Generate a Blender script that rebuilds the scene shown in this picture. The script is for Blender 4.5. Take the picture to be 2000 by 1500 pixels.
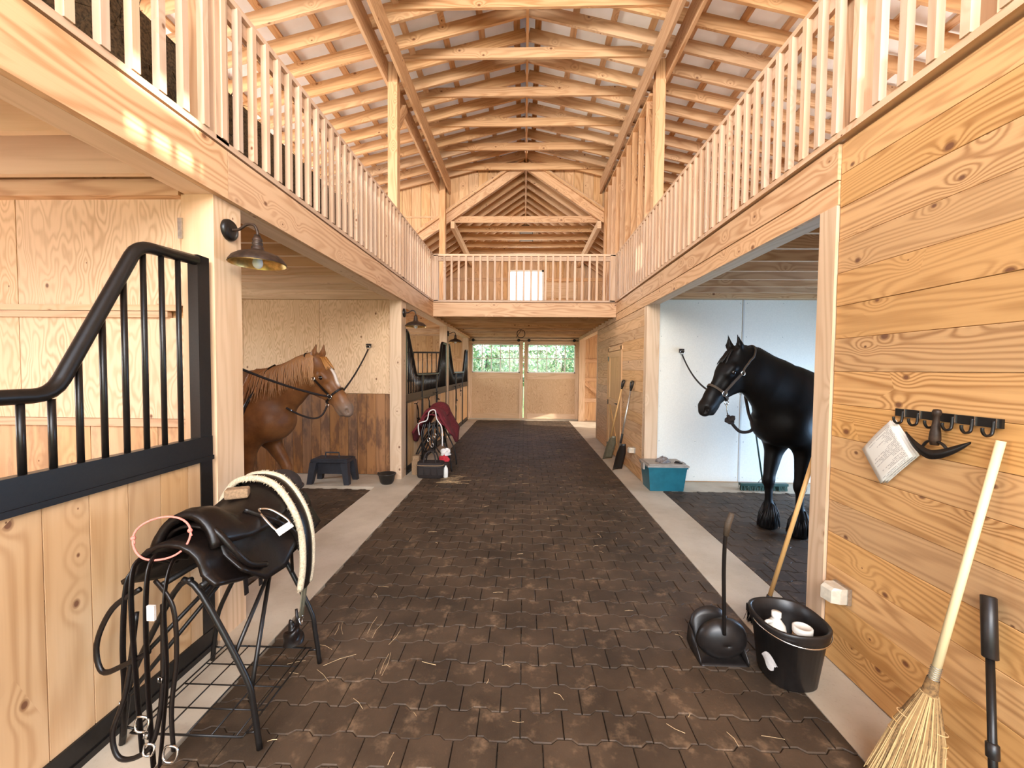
import bpy, math, random
import numpy as np
from mathutils import Vector, Matrix

sc = bpy.context.scene
for o in list(bpy.data.objects):
    bpy.data.objects.remove(o)
C = sc.collection
random.seed(7)
PI = math.pi

# ------------------------------------------------------------------ camera
F_PX, YAW, PITCH, ROLL, CAM_H = 790.0, 0.0293, 0.0363, 0.00935, 1.684
def camera():
    fw = Vector((-math.sin(YAW)*math.cos(PITCH), math.cos(YAW)*math.cos(PITCH), -math.sin(PITCH)))
    r = Vector((math.cos(YAW), math.sin(YAW), 0)); u = r.cross(fw)
    c, s = math.cos(ROLL), math.sin(ROLL)
    r2 = r*c + u*s; u2 = -r*s + u*c
    cd = bpy.data.cameras.new('camera'); cd.sensor_fit = 'HORIZONTAL'; cd.sensor_width = 36
    cd.lens = F_PX/2000*36; cd.clip_start = 0.02; cd.clip_end = 300
    co = bpy.data.objects.new('camera', cd); C.objects.link(co)
    m = Matrix.Identity(4)
    for i in range(3):
        m[i][0], m[i][1], m[i][2] = r2[i], u2[i], -fw[i]
    m[2][3] = CAM_H
    co.matrix_world = m
    sc.camera = co
camera()

# ------------------------------------------------------------------ sky, sun, daylight at the openings, exposure
def world():
    w = bpy.data.worlds.new('sky'); sc.world = w; w.use_nodes = True
    nt = w.node_tree; nt.nodes.clear()
    out = nt.nodes.new('ShaderNodeOutputWorld'); bg = nt.nodes.new('ShaderNodeBackground')
    sky = nt.nodes.new('ShaderNodeTexSky'); sky.sky_type = 'NISHITA'; sky.sun_disc = False
    sky.sun_elevation = math.radians(28); sky.sun_rotation = math.radians(90); sky.air_density = 1.0; sky.dust_density = 2.5
    bg.inputs['Strength'].default_value = 1.3
    nt.links.new(sky.outputs[0], bg.inputs[0]); nt.links.new(bg.outputs[0], out.inputs[0])
world()

def sun():
    d = bpy.data.lights.new('sun', 'SUN'); d.energy = 14; d.angle = math.radians(0.6); d.color = (1, .93, .82)
    o = bpy.data.objects.new('sun', d); C.objects.link(o)
    o.rotation_euler = Vector((-1, 0.25, -0.27)).to_track_quat('-Z', 'Y').to_euler()
sun()

def area(name, loc, aim, sx, sy, power, col):
    d = bpy.data.lights.new(name, 'AREA'); d.shape = 'RECTANGLE'; d.size = sx; d.size_y = sy
    d.energy = power; d.color = col
    o = bpy.data.objects.new(name, d); C.objects.link(o)
    o.location = loc; o.rotation_euler = Vector(aim).to_track_quat('-Z', 'Y').to_euler()
WARM = (1.0, 0.96, 0.91); COOL = (0.40, 0.66, 1.0); NEUT = (1.0, 0.97, 0.93)
area('daylight_front_door', (0, -1.05, 1.75), (0, 1, 0.02), 3.4, 2.0, 24, NEUT)
area('daylight_front_gable', (0, -3.6, 4.3), (0, 1, .14), 5.0, 2.6, 1600, WARM)
area('daylight_left_dormer', (-5.62, 4.2, 4.45), (1, 0, .4), 9.0, 1.1, 480, WARM)
area('daylight_right_dormer', (5.46, 1.2, 4.45), (-1, 0, .1), .6, .36, 40, WARM)
area('daylight_right_dormer_far', (5.46, 5.4, 4.45), (-1, 0, .1), .5, .36, 40, WARM)
area('daylight_wash_bay_door', (5.42, 4.1, .75), (-1, 0, -.1), 2.6, 1.3, 230, COOL)
area('daylight_left_bay_window', (-5.42, 4.2, 1.8), (1, 0, 0), 2.2, 1.2, 60, NEUT)
area('daylight_left_stall_window', (-5.42, 0.6, 1.95), (1, .1, 0), 2.2, 1.2, 120, NEUT)
area('daylight_loft_window', (.03, 13.64, 4.0), (0, -1, .1), 1.0, 1.8, 150, NEUT)
area('daylight_far_stall_window', (-5.42, 9.0, 1.8), (1, 0, 0), 5.5, 1.2, 150, NEUT)
area('daylight_far_side_door', (5.42, 11.7, 1.3), (-1, 0, 0), 2.6, 2.1, 110, NEUT)

sc.view_settings.view_transform = 'Standard'; sc.view_settings.look = 'None'
sc.view_settings.gamma = 1.0; sc.view_settings.use_curve_mapping = False
sc.view_settings.exposure = -0.14
sc.cycles.use_denoising = True
sc.cycles.use_adaptive_sampling = True; sc.cycles.adaptive_threshold = 0.05
sc.cycles.max_bounces = 7; sc.cycles.diffuse_bounces = 4; sc.cycles.glossy_bounces = 3
sc.cycles.transmission_bounces = 4; sc.cycles.transparent_max_bounces = 8
sc.cycles.caustics_reflective = False; sc.cycles.caustics_refractive = False
sc.cycles.sample_clamp_indirect = 4.0

# ------------------------------------------------------------------ materials
class NT:
    def __init__(s, name):
        s.m = bpy.data.materials.new(name); s.m.use_nodes = True
        s.t = s.m.node_tree; s.t.nodes.clear()
        s.out = s.n('OutputMaterial'); s.b = s.n('BsdfPrincipled')
        s.t.links.new(s.b.outputs[0], s.out.inputs[0])
    def n(s, typ, **kw):
        nd = s.t.nodes.new('ShaderNode'+typ)
        for k, v in kw.items(): setattr(nd, k, v)
        return nd
    def put(s, sock, v):
        if hasattr(v, 'is_output') or isinstance(v, bpy.types.NodeSocket): s.t.links.new(v, sock)
        elif isinstance(v, (tuple, list)) and len(v) == 3 and sock.type == 'RGBA': sock.default_value = (*v, 1)
        else: sock.default_value = v
    def math(s, op, a, b=None, c=None, clamp=False):
        nd = s.n('Math', operation=op); nd.use_clamp = clamp
        s.put(nd.inputs[0], a)
        if b is not None: s.put(nd.inputs[1], b)
        if c is not None: s.put(nd.inputs[2], c)
        return nd.outputs[0]
    def xyz(s, x, y, z):
        nd = s.n('CombineXYZ'); s.put(nd.inputs[0], x); s.put(nd.inputs[1], y); s.put(nd.inputs[2], z); return nd.outputs[0]
    def noise(s, vec, scale=1, detail=2, rough=.5, dist=0):
        nd = s.n('TexNoise'); s.put(nd.inputs['Vector'], vec)
        nd.inputs['Scale'].default_value = scale; nd.inputs['Detail'].default_value = detail
        nd.inputs['Roughness'].default_value = rough; nd.inputs['Distortion'].default_value = dist
        return nd.outputs['Fac']
    def mix(s, fac, a, b, mode='MIX'):
        nd = s.n('Mix', data_type='RGBA', blend_type=mode)
        s.put(nd.inputs[0], fac); s.put(nd.inputs[6], a); s.put(nd.inputs[7], b); return nd.outputs[2]
    def range(s, v, a, b, c=0, d=1):
        nd = s.n('MapRange', interpolation_type='SMOOTHSTEP'); s.put(nd.inputs[0], v)
        nd.inputs[1].default_value = a; nd.inputs[2].default_value = b; nd.inputs[3].default_value = c; nd.inputs[4].default_value = d
        return nd.outputs[0]
    def bump(s, h, strength=.2, dist=.01):
        nd = s.n('Bump'); nd.inputs['Strength'].default_value = strength; nd.inputs['Distance'].default_value = dist
        s.put(nd.inputs['Height'], h); s.t.links.new(nd.outputs[0], s.b.inputs['Normal'])
    def set(s, **kw):
        for k, v in kw.items(): s.put(s.b.inputs[k.replace('_', ' ')], v)
        return s.m

def wood(name, light, dark, knot=(.16, .06, .025), K=1.6, freq=26, su=.35, sv=3.0, band=.75, knots=.62, rough=.66,
         var=.22, stain=None, stain_amt=0.0, kr=.028):
    s = NT(name)
    uv = s.n('UVMap'); sep = s.n('SeparateXYZ'); s.put(sep.inputs[0], uv.outputs[0])
    rnd = s.n('ObjectInfo').outputs['Random']
    u = s.math('MULTIPLY_ADD', rnd, 53.0, sep.outputs[0]); v = s.math('MULTIPLY_ADD', rnd, 17.3, sep.outputs[1])
    rz = s.math('MULTIPLY', rnd, 9.0)
    kv = s.n('TexVoronoi', feature='F1', voronoi_dimensions='2D'); kv.inputs['Scale'].default_value = 1.0
    s.put(kv.inputs['Vector'], s.xyz(s.math('MULTIPLY', u, 3.0), s.math('MULTIPLY', v, 4.2), 0.0))
    kv.inputs['Randomness'].default_value = 1.0
    d = kv.outputs['Distance']; ksep = s.n('SeparateColor'); s.put(ksep.inputs[0], kv.outputs['Color'])
    on = s.range(ksep.outputs[1], knots, knots+.04)
    sw = s.math('MULTIPLY', s.math('EXPONENT', s.math('MULTIPLY', s.math('MULTIPLY', d, d), -26.0)), on)
    n1 = s.noise(s.xyz(s.math('MULTIPLY', u, su), s.math('MULTIPLY', v, sv), rz), 1, 2.5, .55)
    fld = s.math('ADD', s.math('MULTIPLY_ADD', n1, K, s.math('MULTIPLY', v, 1.1)), s.math('MULTIPLY', sw, .22))
    rg = s.math('MULTIPLY_ADD', s.math('SINE', s.math('MULTIPLY', fld, freq)), .5, .5)
    rg = s.math('POWER', rg, 1.7)
    fine = s.noise(s.xyz(s.math('MULTIPLY', u, 4.0), s.math('MULTIPLY', v, 130.0), rz), 1, 1, .6)
    big = s.noise(s.xyz(s.math('MULTIPLY', u, .8), s.math('MULTIPLY', v, 2.2), s.math('ADD', rz, 4.0)), 1, 1, .6)
    fac = s.math('MULTIPLY', rg, s.range(big, .25, .75, band*.45, band))
    fac = s.math('ADD', fac, s.math('MULTIPLY', s.math('SUBTRACT', fine, .5), .35), clamp=True)
    col = s.mix(fac, light, dark)
    if stain:
        sn = s.noise(s.xyz(s.math('MULTIPLY', u, 2.2), s.math('MULTIPLY', v, 7.0), s.math('ADD', rz, 11.0)), 1, 4, .65)
        col = s.mix(s.math('MULTIPLY', s.range(sn, .45, .62), stain_amt), col, stain)
    kr_ = s.math('MULTIPLY', s.math('POWER', ksep.outputs[0], 1.6), kr*4.2)
    km = s.math('MULTIPLY', s.math('SUBTRACT', 1.0, s.math('DIVIDE', d, s.math('ADD', kr_, .018), clamp=True), clamp=True), on)
    halo = s.range(km, 0.0, .35)
    col = s.mix(s.math('MULTIPLY', halo, .75), col, tuple(.5*a+.5*b for a, b in zip(dark, knot)))
    col = s.mix(s.math('MULTIPLY', s.range(km, .35, .6), .9), col, knot)
    hsv = s.n('HueSaturation'); s.put(hsv.inputs['Color'], col)
    s.put(hsv.inputs['Value'], s.math('MULTIPLY_ADD', rnd, var, 1.0-var*.6))
    s.put(hsv.inputs['Saturation'], s.math('MULTIPLY_ADD', s.math('FRACT', s.math('MULTIPLY', rnd, 7.31)), .16, .92))
    return s.set(Base_Color=hsv.outputs[0], Roughness=rough)

def plain(name, col, rough=.5, metal=0, vary=.12, scale=30, bumpy=0.0, spec=.5, coat=0.0, col2=None, obj=True):
    s = NT(name)
    tc = s.n('TexCoord')
    n = s.noise(tc.outputs['Object'], scale, 3, .6)
    c = s.mix(s.range(n, .3, .7), tuple(x*(1-vary) for x in col), col2 or tuple(min(1, x*(1+vary)) for x in col))
    if bumpy: s.bump(n, bumpy, .004)
    s.b.inputs['Specular IOR Level'].default_value = spec
    s.b.inputs['Coat Weight'].default_value = coat
    return s.set(Base_Color=c, Roughness=rough, Metallic=metal)

PL, PD = (.78, .52, .30), (.52, .27, .105)
M = {}
M['pine'] = wood('pine', (.63, .385, .215), (.40, .19, .078), K=1.5, freq=64, knots=.55, kr=.02)
M['pine_wall'] = wood('pine_wall', (.64, .355, .140), (.35, .155, .044), K=2.2, freq=72, su=.30, sv=3.0, band=.95, knots=.42, kr=.024, var=.26)
M['pine_far'] = wood('pine_far', (.68, .415, .215), (.43, .21, .08), K=1.5, freq=56, band=.7, knots=.5, kr=.02)
M['pine_pale'] = wood('pine_pale', (.68, .465, .29), (.50, .295, .15), K=1.2, freq=56, band=.6, knots=.7, kr=.016)
M['pine_rail'] = wood('pine_rail', (.60, .405, .275), (.42, .245, .14), K=1.0, freq=60, band=.55, knots=.72, kr=.012, var=.22)
M['rafter'] = wood('rafter', (.63, .39, .215), (.40, .205, .09), K=1.3, freq=56, band=.7, knots=.55, kr=.02, var=.26)
M['ply'] = wood('plywood', (.74, .515, .33), (.48, .285, .145), K=3.2, freq=46, su=1.2, sv=4.2, band=.75, knots=.75, kr=.018, var=.08)
M['ply_far'] = wood('plywood_far', (.64, .425, .25), (.42, .235, .105), K=3.2, freq=46, su=1.2, sv=4.2, band=.7, knots=.75, kr=.018, var=.08)
M['board'] = wood('stall_board', (.64, .395, .20), (.44, .23, .09), K=1.0, freq=46, band=.65, knots=.62, kr=.018, var=.18)
M['stained'] = wood('stained_plank', (.31, .135, .043), (.17, .064, .018), K=1.0, freq=46, band=.6, knots=.75, kr=.015, var=.3, stain=(.085, .033, .013), stain_amt=.7)
M['lowplank'] = wood('worn_plank', (.62, .375, .195), (.40, .205, .085), K=1.0, freq=46, band=.55, knots=.7, kr=.018, var=.18, stain=(.27, .13, .06), stain_amt=.45)
M['door_wood'] = wood('door_wood', (.66, .40, .18), (.44, .22, .08), K=.9, freq=46, band=.5, knots=.75, kr=.015, var=.1)
M['handle_wood'] = wood('handle_wood', (.86, .70, .42), (.72, .52, .26), K=.4, band=.3, knots=2.0, rough=.45, var=.05)
M['handle_old'] = wood('handle_old', (.66, .40, .17), (.48, .25, .09), K=.4, band=.4, knots=2.0, rough=.5, var=.05)
M['black_metal'] = plain('black_powder_coated_steel', (.009, .007, .006), .36, 0, .2, 60, spec=.4)
M['black_plastic'] = plain('black_plastic', (.014, .011, .010), .38, 0, .2, 40, spec=.5)
M['black_leather'] = plain('black_leather', (.008, .005, .004), .36, 0, .3, 90, .12, spec=.32)
M['dark_web'] = plain('dark_webbing', (.016, .009, .007), .75, 0, .3, 160, .15)
M['brown_web'] = plain('brown_webbing', (.055, .035, .02), .7, 0, .3, 160, .15)
M['steel'] = plain('bright_steel', (.75, .72, .68), .22, 1.0, .1, 20)
M['galv'] = plain('galvanised_steel', (.52, .50, .46), .4, .9, .15, 40)
M['brass'] = plain('aged_brass_inside', (.62, .40, .14), .38, .9, .25, 25)
M['bronze'] = plain('aged_bronze', (.045, .026, .017), .5, .5, .35, 30, .1)
M['bulb'] = plain('frosted_bulb', (.86, .87, .88), .25, 0, .02, 5)
def mat_liner():
    s = NT('translucent_white_roof_liner'); tc = s.n('TexCoord').outputs['Object']
    c = s.mix(s.range(s.noise(tc, 3, 3, .6), .3, .7), (.84, .82, .79), (.90, .88, .86))
    s.set(Base_Color=c, Roughness=.6); tr = s.n('BsdfTranslucent'); s.put(tr.inputs[0], c)
    mx = s.n('MixShader'); mx.inputs[0].default_value = .12
    s.t.links.new(s.b.outputs[0], mx.inputs[1]); s.t.links.new(tr.outputs[0], mx.inputs[2]); s.t.links.new(mx.outputs[0], s.out.inputs[0]); return s.m
M['liner'] = mat_liner()
M['panel_white'] = plain('white_wall_panel', (.85, .81, .72), .38, 0, .03, 60, .12)
M['seam'] = plain('panel_seam_strip', (.62, .60, .56), .4, 0, .03, 20)
M['teal'] = plain('teal_plastic', (.014, .125, .165), .42, 0, .12, 8)
M['lid_grey'] = plain('grey_lid_plastic', (.34, .30, .26), .5, 0, .12, 10)
M['dark_blue'] = plain('blue_black_plastic', (.026, .027, .034), .5, 0, .2, 12)
M['green_brush'] = plain('green_bristle', (.035, .075, .05), .8, 0, .4, 120, .3)
M['green_metal'] = plain('green_painted_handle', (.02, .06, .045), .4, 0, .1, 20)
M['burgundy'] = plain('burgundy_fleece', (.13, .010, .016), .9, 0, .35, 45, .3)
M['fleece'] = plain('cream_fleece', (.60, .49, .34), .95, 0, .22, 120, .6)
M['pink'] = plain('pink_twine', (.72, .22, .17), .7, 0, .2, 200, .2)
M['tan'] = plain('tan_sponge', (.28, .175, .095), .85, 0, .25, 70, .4)
M['straw'] = plain('broom_corn', (.60, .40, .17), .75, 0, .08, 40)
M['straw_mid'] = plain('brown_broom_corn', (.36, .21, .08), .8, 0, .1, 40)
M['straw_dark'] = plain('dark_broom_corn', (.20, .11, .04), .85, 0, .4, 90, .2)  # darkest of the three strand tones, also used for the bristle core
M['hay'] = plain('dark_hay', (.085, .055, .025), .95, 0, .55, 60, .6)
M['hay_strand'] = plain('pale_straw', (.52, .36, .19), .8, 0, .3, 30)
M['clear_plastic'] = plain('clear_smoked_plastic', (.60, .53, .42), .2, 0, .1, 30, spec=.7)
M['white_plastic'] = plain('white_plastic', (.80, .77, .70), .4, 0, .04, 20)
M['rag'] = plain('grey_rag', (.22, .19, .18), .9, 0, .4, 50, .5)
M['red_cloth'] = plain('red_cloth', (.42, .02, .03), .85, 0, .25, 40, .2)
M['white_cloth'] = plain('white_cloth', (.75, .70, .66), .85, 0, .1, 40, .2)
M['rope'] = plain('black_rope', (.014, .008, .007), .8, 0, .4, 220, .4)
M['olive'] = plain('olive_metal_scoop', (.20, .18, .12), .45, .3, .15, 20)
M['foliage'] = plain('foliage', (.34, .50, .30), .7, 0, .55, 1.3)
M['grass'] = plain('outdoor_grass', (.16, .24, .07), .9, 0, .3, 2)
M['bark'] = plain('bark', (.10, .07, .05), .9, 0, .3, 6)
M['blocker_siding'] = plain('sun_blocker_siding', (.42, .36, .30), .7, 0, .1, 6)

def mat_concrete():
    s = NT('concrete'); tc = s.n('TexCoord').outputs['Object']
    a = s.noise(tc, 2.2, 5, .6); b = s.noise(tc, 55, 3, .6)
    c = s.mix(s.range(a, .3, .75), (.56, .475, .365), (.43, .35, .255))
    c = s.mix(s.math('MULTIPLY', s.range(b, .55, .8), .35), c, (.30, .21, .14))
    s.bump(b, .12, .004)
    return s.set(Base_Color=c, Roughness=.75)
M['concrete'] = mat_concrete()
def mat_paver():
    s = NT('rubber_paver'); g = s.n('NewGeometry').outputs['Position']; rnd = s.n('ObjectInfo').outputs['Random']
    a = s.noise(g, 1.6, 5, .65); b = s.noise(g, 95, 3, .7); d = s.noise(g, 7, 4, .7)
    c = s.mix(s.range(a, .3, .72), (.036, .022, .012), (.080, .049, .028))
    c = s.mix(s.math('MULTIPLY', s.range(d, .52, .74), .6), c, (.24, .15, .085))
    c = s.mix(s.math('MULTIPLY', s.range(b, .6, .8), .45), c, (.12, .085, .06))
    h = s.n('HueSaturation'); s.put(h.inputs['Color'], c); s.put(h.inputs['Value'], s.math('MULTIPLY_ADD', rnd, .22, .88))
    s.bump(b, .35, .003)
    s.b.inputs['Specular IOR Level'].default_value = .4
    return s.set(Base_Color=h.outputs[0], Roughness=.66)
M['paver'] = mat_paver()
def mat_glass():
    s = NT('window_glass')
    tr = s.n('BsdfTransparent'); gl = s.n('BsdfGlossy'); gl.inputs['Roughness'].default_value = .03
    tr.inputs[0].default_value = (.94, .97, .97, 1)
    mx = s.n('MixShader'); mx.inputs[0].default_value = .07
    s.t.links.new(tr.outputs[0], mx.inputs[1]); s.t.links.new(gl.outputs[0], mx.inputs[2])
    s.t.links.new(mx.outputs[0], s.out.inputs[0]); return s.m
M['glass'] = mat_glass()
def mat_paper():
    s = NT('printed_paper')
    uv = s.n('UVMap'); sep = s.n('SeparateXYZ'); s.put(sep.inputs[0], uv.outputs[0])
    x, y = sep.outputs[0], sep.outputs[1]
    row = s.math('FLOOR', s.math('MULTIPLY', y, 30.0))
    inrow = s.math('GREATER_THAN', s.math('FRACT', s.math('MULTIPLY', y, 30.0)), .45)
    wn = s.n('TexWhiteNoise', noise_dimensions='2D'); s.put(wn.inputs['Vector'], s.xyz(row, 0, 0))
    ends = s.math('LESS_THAN', x, s.math('MULTIPLY_ADD', wn.outputs[0], .75, .12))
    start = s.math('GREATER_THAN', x, .08)
    top = s.math('LESS_THAN', y, .93)
    words = s.range(s.noise(s.xyz(s.math('MULTIPLY', x, 45.0), s.math('MULTIPLY', row, 3.7), 0), 1, 1, .5), .38, .5)
    ink = s.math('MULTIPLY', s.math('MULTIPLY', inrow, ends), s.math('MULTIPLY', s.math('MULTIPLY', start, top), words))
    return s.set(Base_Color=s.mix(s.math('MULTIPLY', ink, .62), (.70, .66, .60), (.16, .13, .13)), Roughness=.7)
M['paper'] = mat_paper()
def mat_coat(name, base, base2, hoof, muzzle, blaze, rough, sheen, spec=.28):
    s = NT(name); tc = s.n('TexCoord').outputs['Object']
    a = s.noise(tc, 4.5, 5, .65); f = s.noise(tc, 130, 2, .6)
    c = s.mix(s.range(a, .3, .7), base, base2)
    for nm, cc in (('muzzle', muzzle), ('blaze', blaze), ('hoof', hoof)):
        at = s.n('Attribute', attribute_name=nm); c = s.mix(at.outputs['Fac'], c, cc)
    s.bump(f, .2, .004)
    s.b.inputs['Sheen Weight'].default_value = sheen
    s.b.inputs['Specular IOR Level'].default_value = spec
    return s.set(Base_Color=c, Roughness=rough)
M['chestnut'] = mat_coat('chestnut_coat', (.125, .046, .014), (.225, .092, .029), (.07, .045, .03), (.16, .105, .075), (.75, .68, .60), .46, .02)
M['black_coat'] = mat_coat('black_coat', (.0035, .0026, .0024), (.006, .0045, .004), (.008, .007, .006), (.009, .007, .006), (.005, .005, .005), .46, .0, .16)
M['flaxen'] = wood('flaxen_mane', (.44, .21, .075), (.14, .046, .012), K=.5, band=.8, knots=2, rough=.5, var=.0)
M['black_hair'] = plain('black_hair', (.006, .005, .005), .45, 0, .3, 80)
M['eye'] = plain('dark_eye', (.008, .005, .004), .06, 0, .1, 5, spec=.8)

# ------------------------------------------------------------------ mesh helpers
V = Vector
class MB:
    """collects shapes; build() links them as one mesh object"""
    def __init__(s): s.v = []; s.f = []; s.uv = []
    def face(s, idx, uvs): s.f.append(idx); s.uv.append(uvs)
    def obox(s, o, ax, ay, az, sx, sy, sz, grain=None):
        """box centred at o with unit axes ax, ay, az and full sizes"""
        o = V(o); A = (V(ax), V(ay), V(az)); S = (sx, sy, sz); b = len(s.v)
        long_ = grain if grain is not None else max(range(3), key=lambda i: S[i])
        off = (random.random()*7, random.random()*7)
        for k in range(8):
            sg = [(1 if k >> i & 1 else -1)*.5 for i in range(3)]
            s.v.append(tuple(o + A[0]*sg[0]*S[0] + A[1]*sg[1]*S[1] + A[2]*sg[2]*S[2]))
        for n in range(3):
            t = [i for i in range(3) if i != n]
            ua = long_ if long_ in t else t[0]; va = [i for i in t if i != ua][0]
            for sd in (0, 1):
                q = []
                for (p, r) in ((0, 0), (1, 0), (1, 1), (0, 1)):
                    bits = [0, 0, 0]; bits[n] = sd; bits[t[0]] = p; bits[t[1]] = r
                    q.append(bits[0] | bits[1] << 1 | bits[2] << 2)
                if (sd == 0) != (n == 1): q = q[::-1]
                uvs = []
                for k in q:
                    c = [((1 if k >> i & 1 else -1)*.5)*S[i] for i in range(3)]
                    uvs.append((c[ua]+off[0], c[va]+off[1]+n*.37+sd*1.3))
                s.face(tuple(b+k for k in q), uvs)
        return s
    def box(s, lo, hi):
        c = [(a+b)/2 for a, b in zip(lo, hi)]; d = [abs(b-a) for a, b in zip(lo, hi)]
        return s.obox(c, (1, 0, 0), (0, 1, 0), (0, 0, 1), *d)
    def beam(s, p0, p1, w, h, up=(0, 0, 1)):
        p0, p1 = V(p0), V(p1); x = (p1-p0); L = x.length; x.normalize()
        y = V(up).cross(x)
        if y.length < 1e-6: y = V((0, 1, 0)).cross(x)
        y.normalize(); z = x.cross(y)
        return s.obox((p0+p1)/2, x, y, z, L, w, h)
    def grid(s, P, closed_u=False, closed_v=False):
        """P[i][j] points"""
        b = len(s.v); nu = len(P); nv = len(P[0])
        for row in P:
            for p in row: s.v.append(tuple(p))
        for i in range(nu if closed_u else nu-1):
            for j in range(nv if closed_v else nv-1):
                i2, j2 = (i+1) % nu, (j+1) % nv
                s.face((b+i*nv+j, b+i2*nv+j, b+i2*nv+j2, b+i*nv+j2),
                       [(i*.05, j*.05), (i*.05+.05, j*.05), (i*.05+.05, j*.05+.05), (i*.05, j*.05+.05)])
        return s
    def fan(s, pts):
        b = len(s.v); s.v += [tuple(p) for p in pts]
        s.face(tuple(range(b, b+len(pts))), [(p[0], p[1]) for p in pts]); return s
    def tube(s, pts, r, n=8, closed=False, caps=True, flat=1.0, up=None):
        pts = [V(p) for p in pts]; m = len(pts)
        R = r if isinstance(r, (list, tuple)) else [r]*m
        rows = []; prev = None; d = 0
        for i, p in enumerate(pts):
            a = pts[i-1] if (i > 0 or closed) else p; c = pts[(i+1) % m] if (i < m-1 or closed) else p
            t = (c-a).normalized()
            if prev is None:
                ref = V(up) if up else (V((0, 0, 1)) if abs(t.z) < .9 else V((1, 0, 0)))
                x = (ref - t*ref.dot(t)).normalized()
            else:
                ref = V(up) if up else prev
                x = ref - t*ref.dot(t)
                x = x.normalized() if x.length > 1e-4 else prev
            prev = x; y = t.cross(x)
            rows.append([p + x*math.cos(2*PI*k/n)*R[i] + y*math.sin(2*PI*k/n)*R[i]*flat for k in range(n)])
        b = len(s.v)
        for row in rows: s.v += [tuple(q) for q in row]
        L = [0]
        for i in range(1, m): L.append(L[-1] + (pts[i]-pts[i-1]).length)
        L.append(L[-1]+.05)
        for i in range(m if closed else m-1):
            i2 = (i+1) % m
            for k in range(n):
                k2 = (k+1) % n
                s.face((b+i*n+k, b+i*n+k2, b+i2*n+k2, b+i2*n+k),
                       [(L[i], k*.02), (L[i], k*.02+.02), (L[i+1], k*.02+.02), (L[i+1], k*.02)])
        if caps and not closed:
            s.face(tuple(b+k for k in reversed(range(n))), [(0, 0)]*n)
            s.face(tuple(b+(m-1)*n+k for k in range(n)), [(0, 0)]*n)
        return s
    def lathe(s, prof, n=24, o=(0, 0, 0), ax=(0, 0, 1), sx=1, sy=1, ref=None):
        o = V(o); z = V(ax).normalized()
        x = V(ref) if ref else (V((1, 0, 0)) if abs(z.x) < .9 else V((0, 1, 0)))
        x = (x - z*x.dot(z)).normalized(); y = z.cross(x)
        P = [[o + z*h + x*(r*math.cos(2*PI*k/n)*sx) + y*(r*math.sin(2*PI*k/n)*sy) for k in range(n)] for r, h in prof]
        return s.grid(P, closed_v=True)
    def ball(s, o, r, n=10, sc_=(1, 1, 1)):
        P = []
        for i in range(n+1):
            a = PI*i/n
            P.append([V(o)+V((r*sc_[0]*max(math.sin(a), .001)*math.cos(2*PI*k/(2*n)), r*sc_[1]*max(math.sin(a), .001)*math.sin(2*PI*k/(2*n)), -r*sc_[2]*math.cos(a))) for k in range(2*n)])
        return s.grid(P, closed_v=True)
    def mesh(s, name, mat, smooth=False):
        me = bpy.data.meshes.new(name); me.from_pydata(s.v, [], s.f)
        ul = me.uv_layers.new(name='UVMap'); flat = [c for f in s.uv for uv in f for c in uv]
        ul.data.foreach_set('uv', flat)
        me.materials.append(M[mat] if isinstance(mat, str) else mat)
        if smooth: me.shade_smooth() if hasattr(me, 'shade_smooth') else None
        me.update(); return me
    def build(s, name, mat, parent=None, smooth=False):
        return link(name, s.mesh(name, mat, smooth), parent)

def link(name, me, parent=None, loc=None, rz=0):
    o = bpy.data.objects.new(name, me); C.objects.link(o)
    if loc is not None: o.location = loc
    if rz: o.rotation_euler = (0, 0, rz)
    if parent is not None:
        o.parent = parent
        o.matrix_parent_inverse = chain(parent).inverted()
    return o
def chain(o):
    m = Matrix.LocRotScale(o.location, o.rotation_euler, o.scale)
    if o.parent is not None: m = chain(o.parent) @ o.matrix_parent_inverse @ m
    return m
def tag(o, label, cat, group=None, kind=None):
    o['label'] = label; o['category'] = cat
    if group: o['group'] = group
    if kind: o['kind'] = kind
    return o
def thing(name, loc, label, cat, group=None, kind=None):
    o = bpy.data.objects.new(name, None); C.objects.link(o); o.location = loc; o.empty_display_size = .1
    return tag(o, label, cat, group, kind)
def box(name, lo, hi, mat, parent=None): return MB().box(lo, hi).build(name, mat, parent)
def beam(name, p0, p1, w, h, mat, parent=None, up=(0, 0, 1)): return MB().beam(p0, p1, w, h, up).build(name, mat, parent)
def smooth(pts, n=6, closed=False):
    """Catmull-Rom through the points"""
    P = [V(p) for p in pts]; m = len(P); out = []
    for i in range(m if closed else m-1):
        if closed: a, b, c, d = P[i-1], P[i], P[(i+1) % m], P[(i+2) % m]
        else: a, b, c, d = P[max(i-1, 0)], P[i], P[i+1], P[min(i+2, m-1)]
        for k in range(n):
            t = k/n
            out.append(.5*((2*b) + (c-a)*t + (2*a-5*b+4*c-d)*t*t + (3*b-a-3*c+d)*t**3))
    if not closed: out.append(P[-1])
    return out
def dup(root, loc, label=None, group=None):
    r = root.copy(); C.objects.link(r); r.location = loc
    if label: r['label'] = label
    if group: r['group'] = group
    def rec(src, dst):
        for ch in [x for x in bpy.data.objects if x.parent == src]:
            c = ch.copy(); C.objects.link(c); c.parent = dst; c.matrix_parent_inverse = ch.matrix_parent_inverse.copy(); rec(ch, c)
    rec(root, r); return r

XL, XR = -1.845, 1.80          # aisle faces
YB = (2.37, 6.04, 9.62)        # near faces of the pillars
YE = 13.5                      # end wall
ZH, ZL = 2.70, 3.00            # header underside, loft floor

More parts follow.
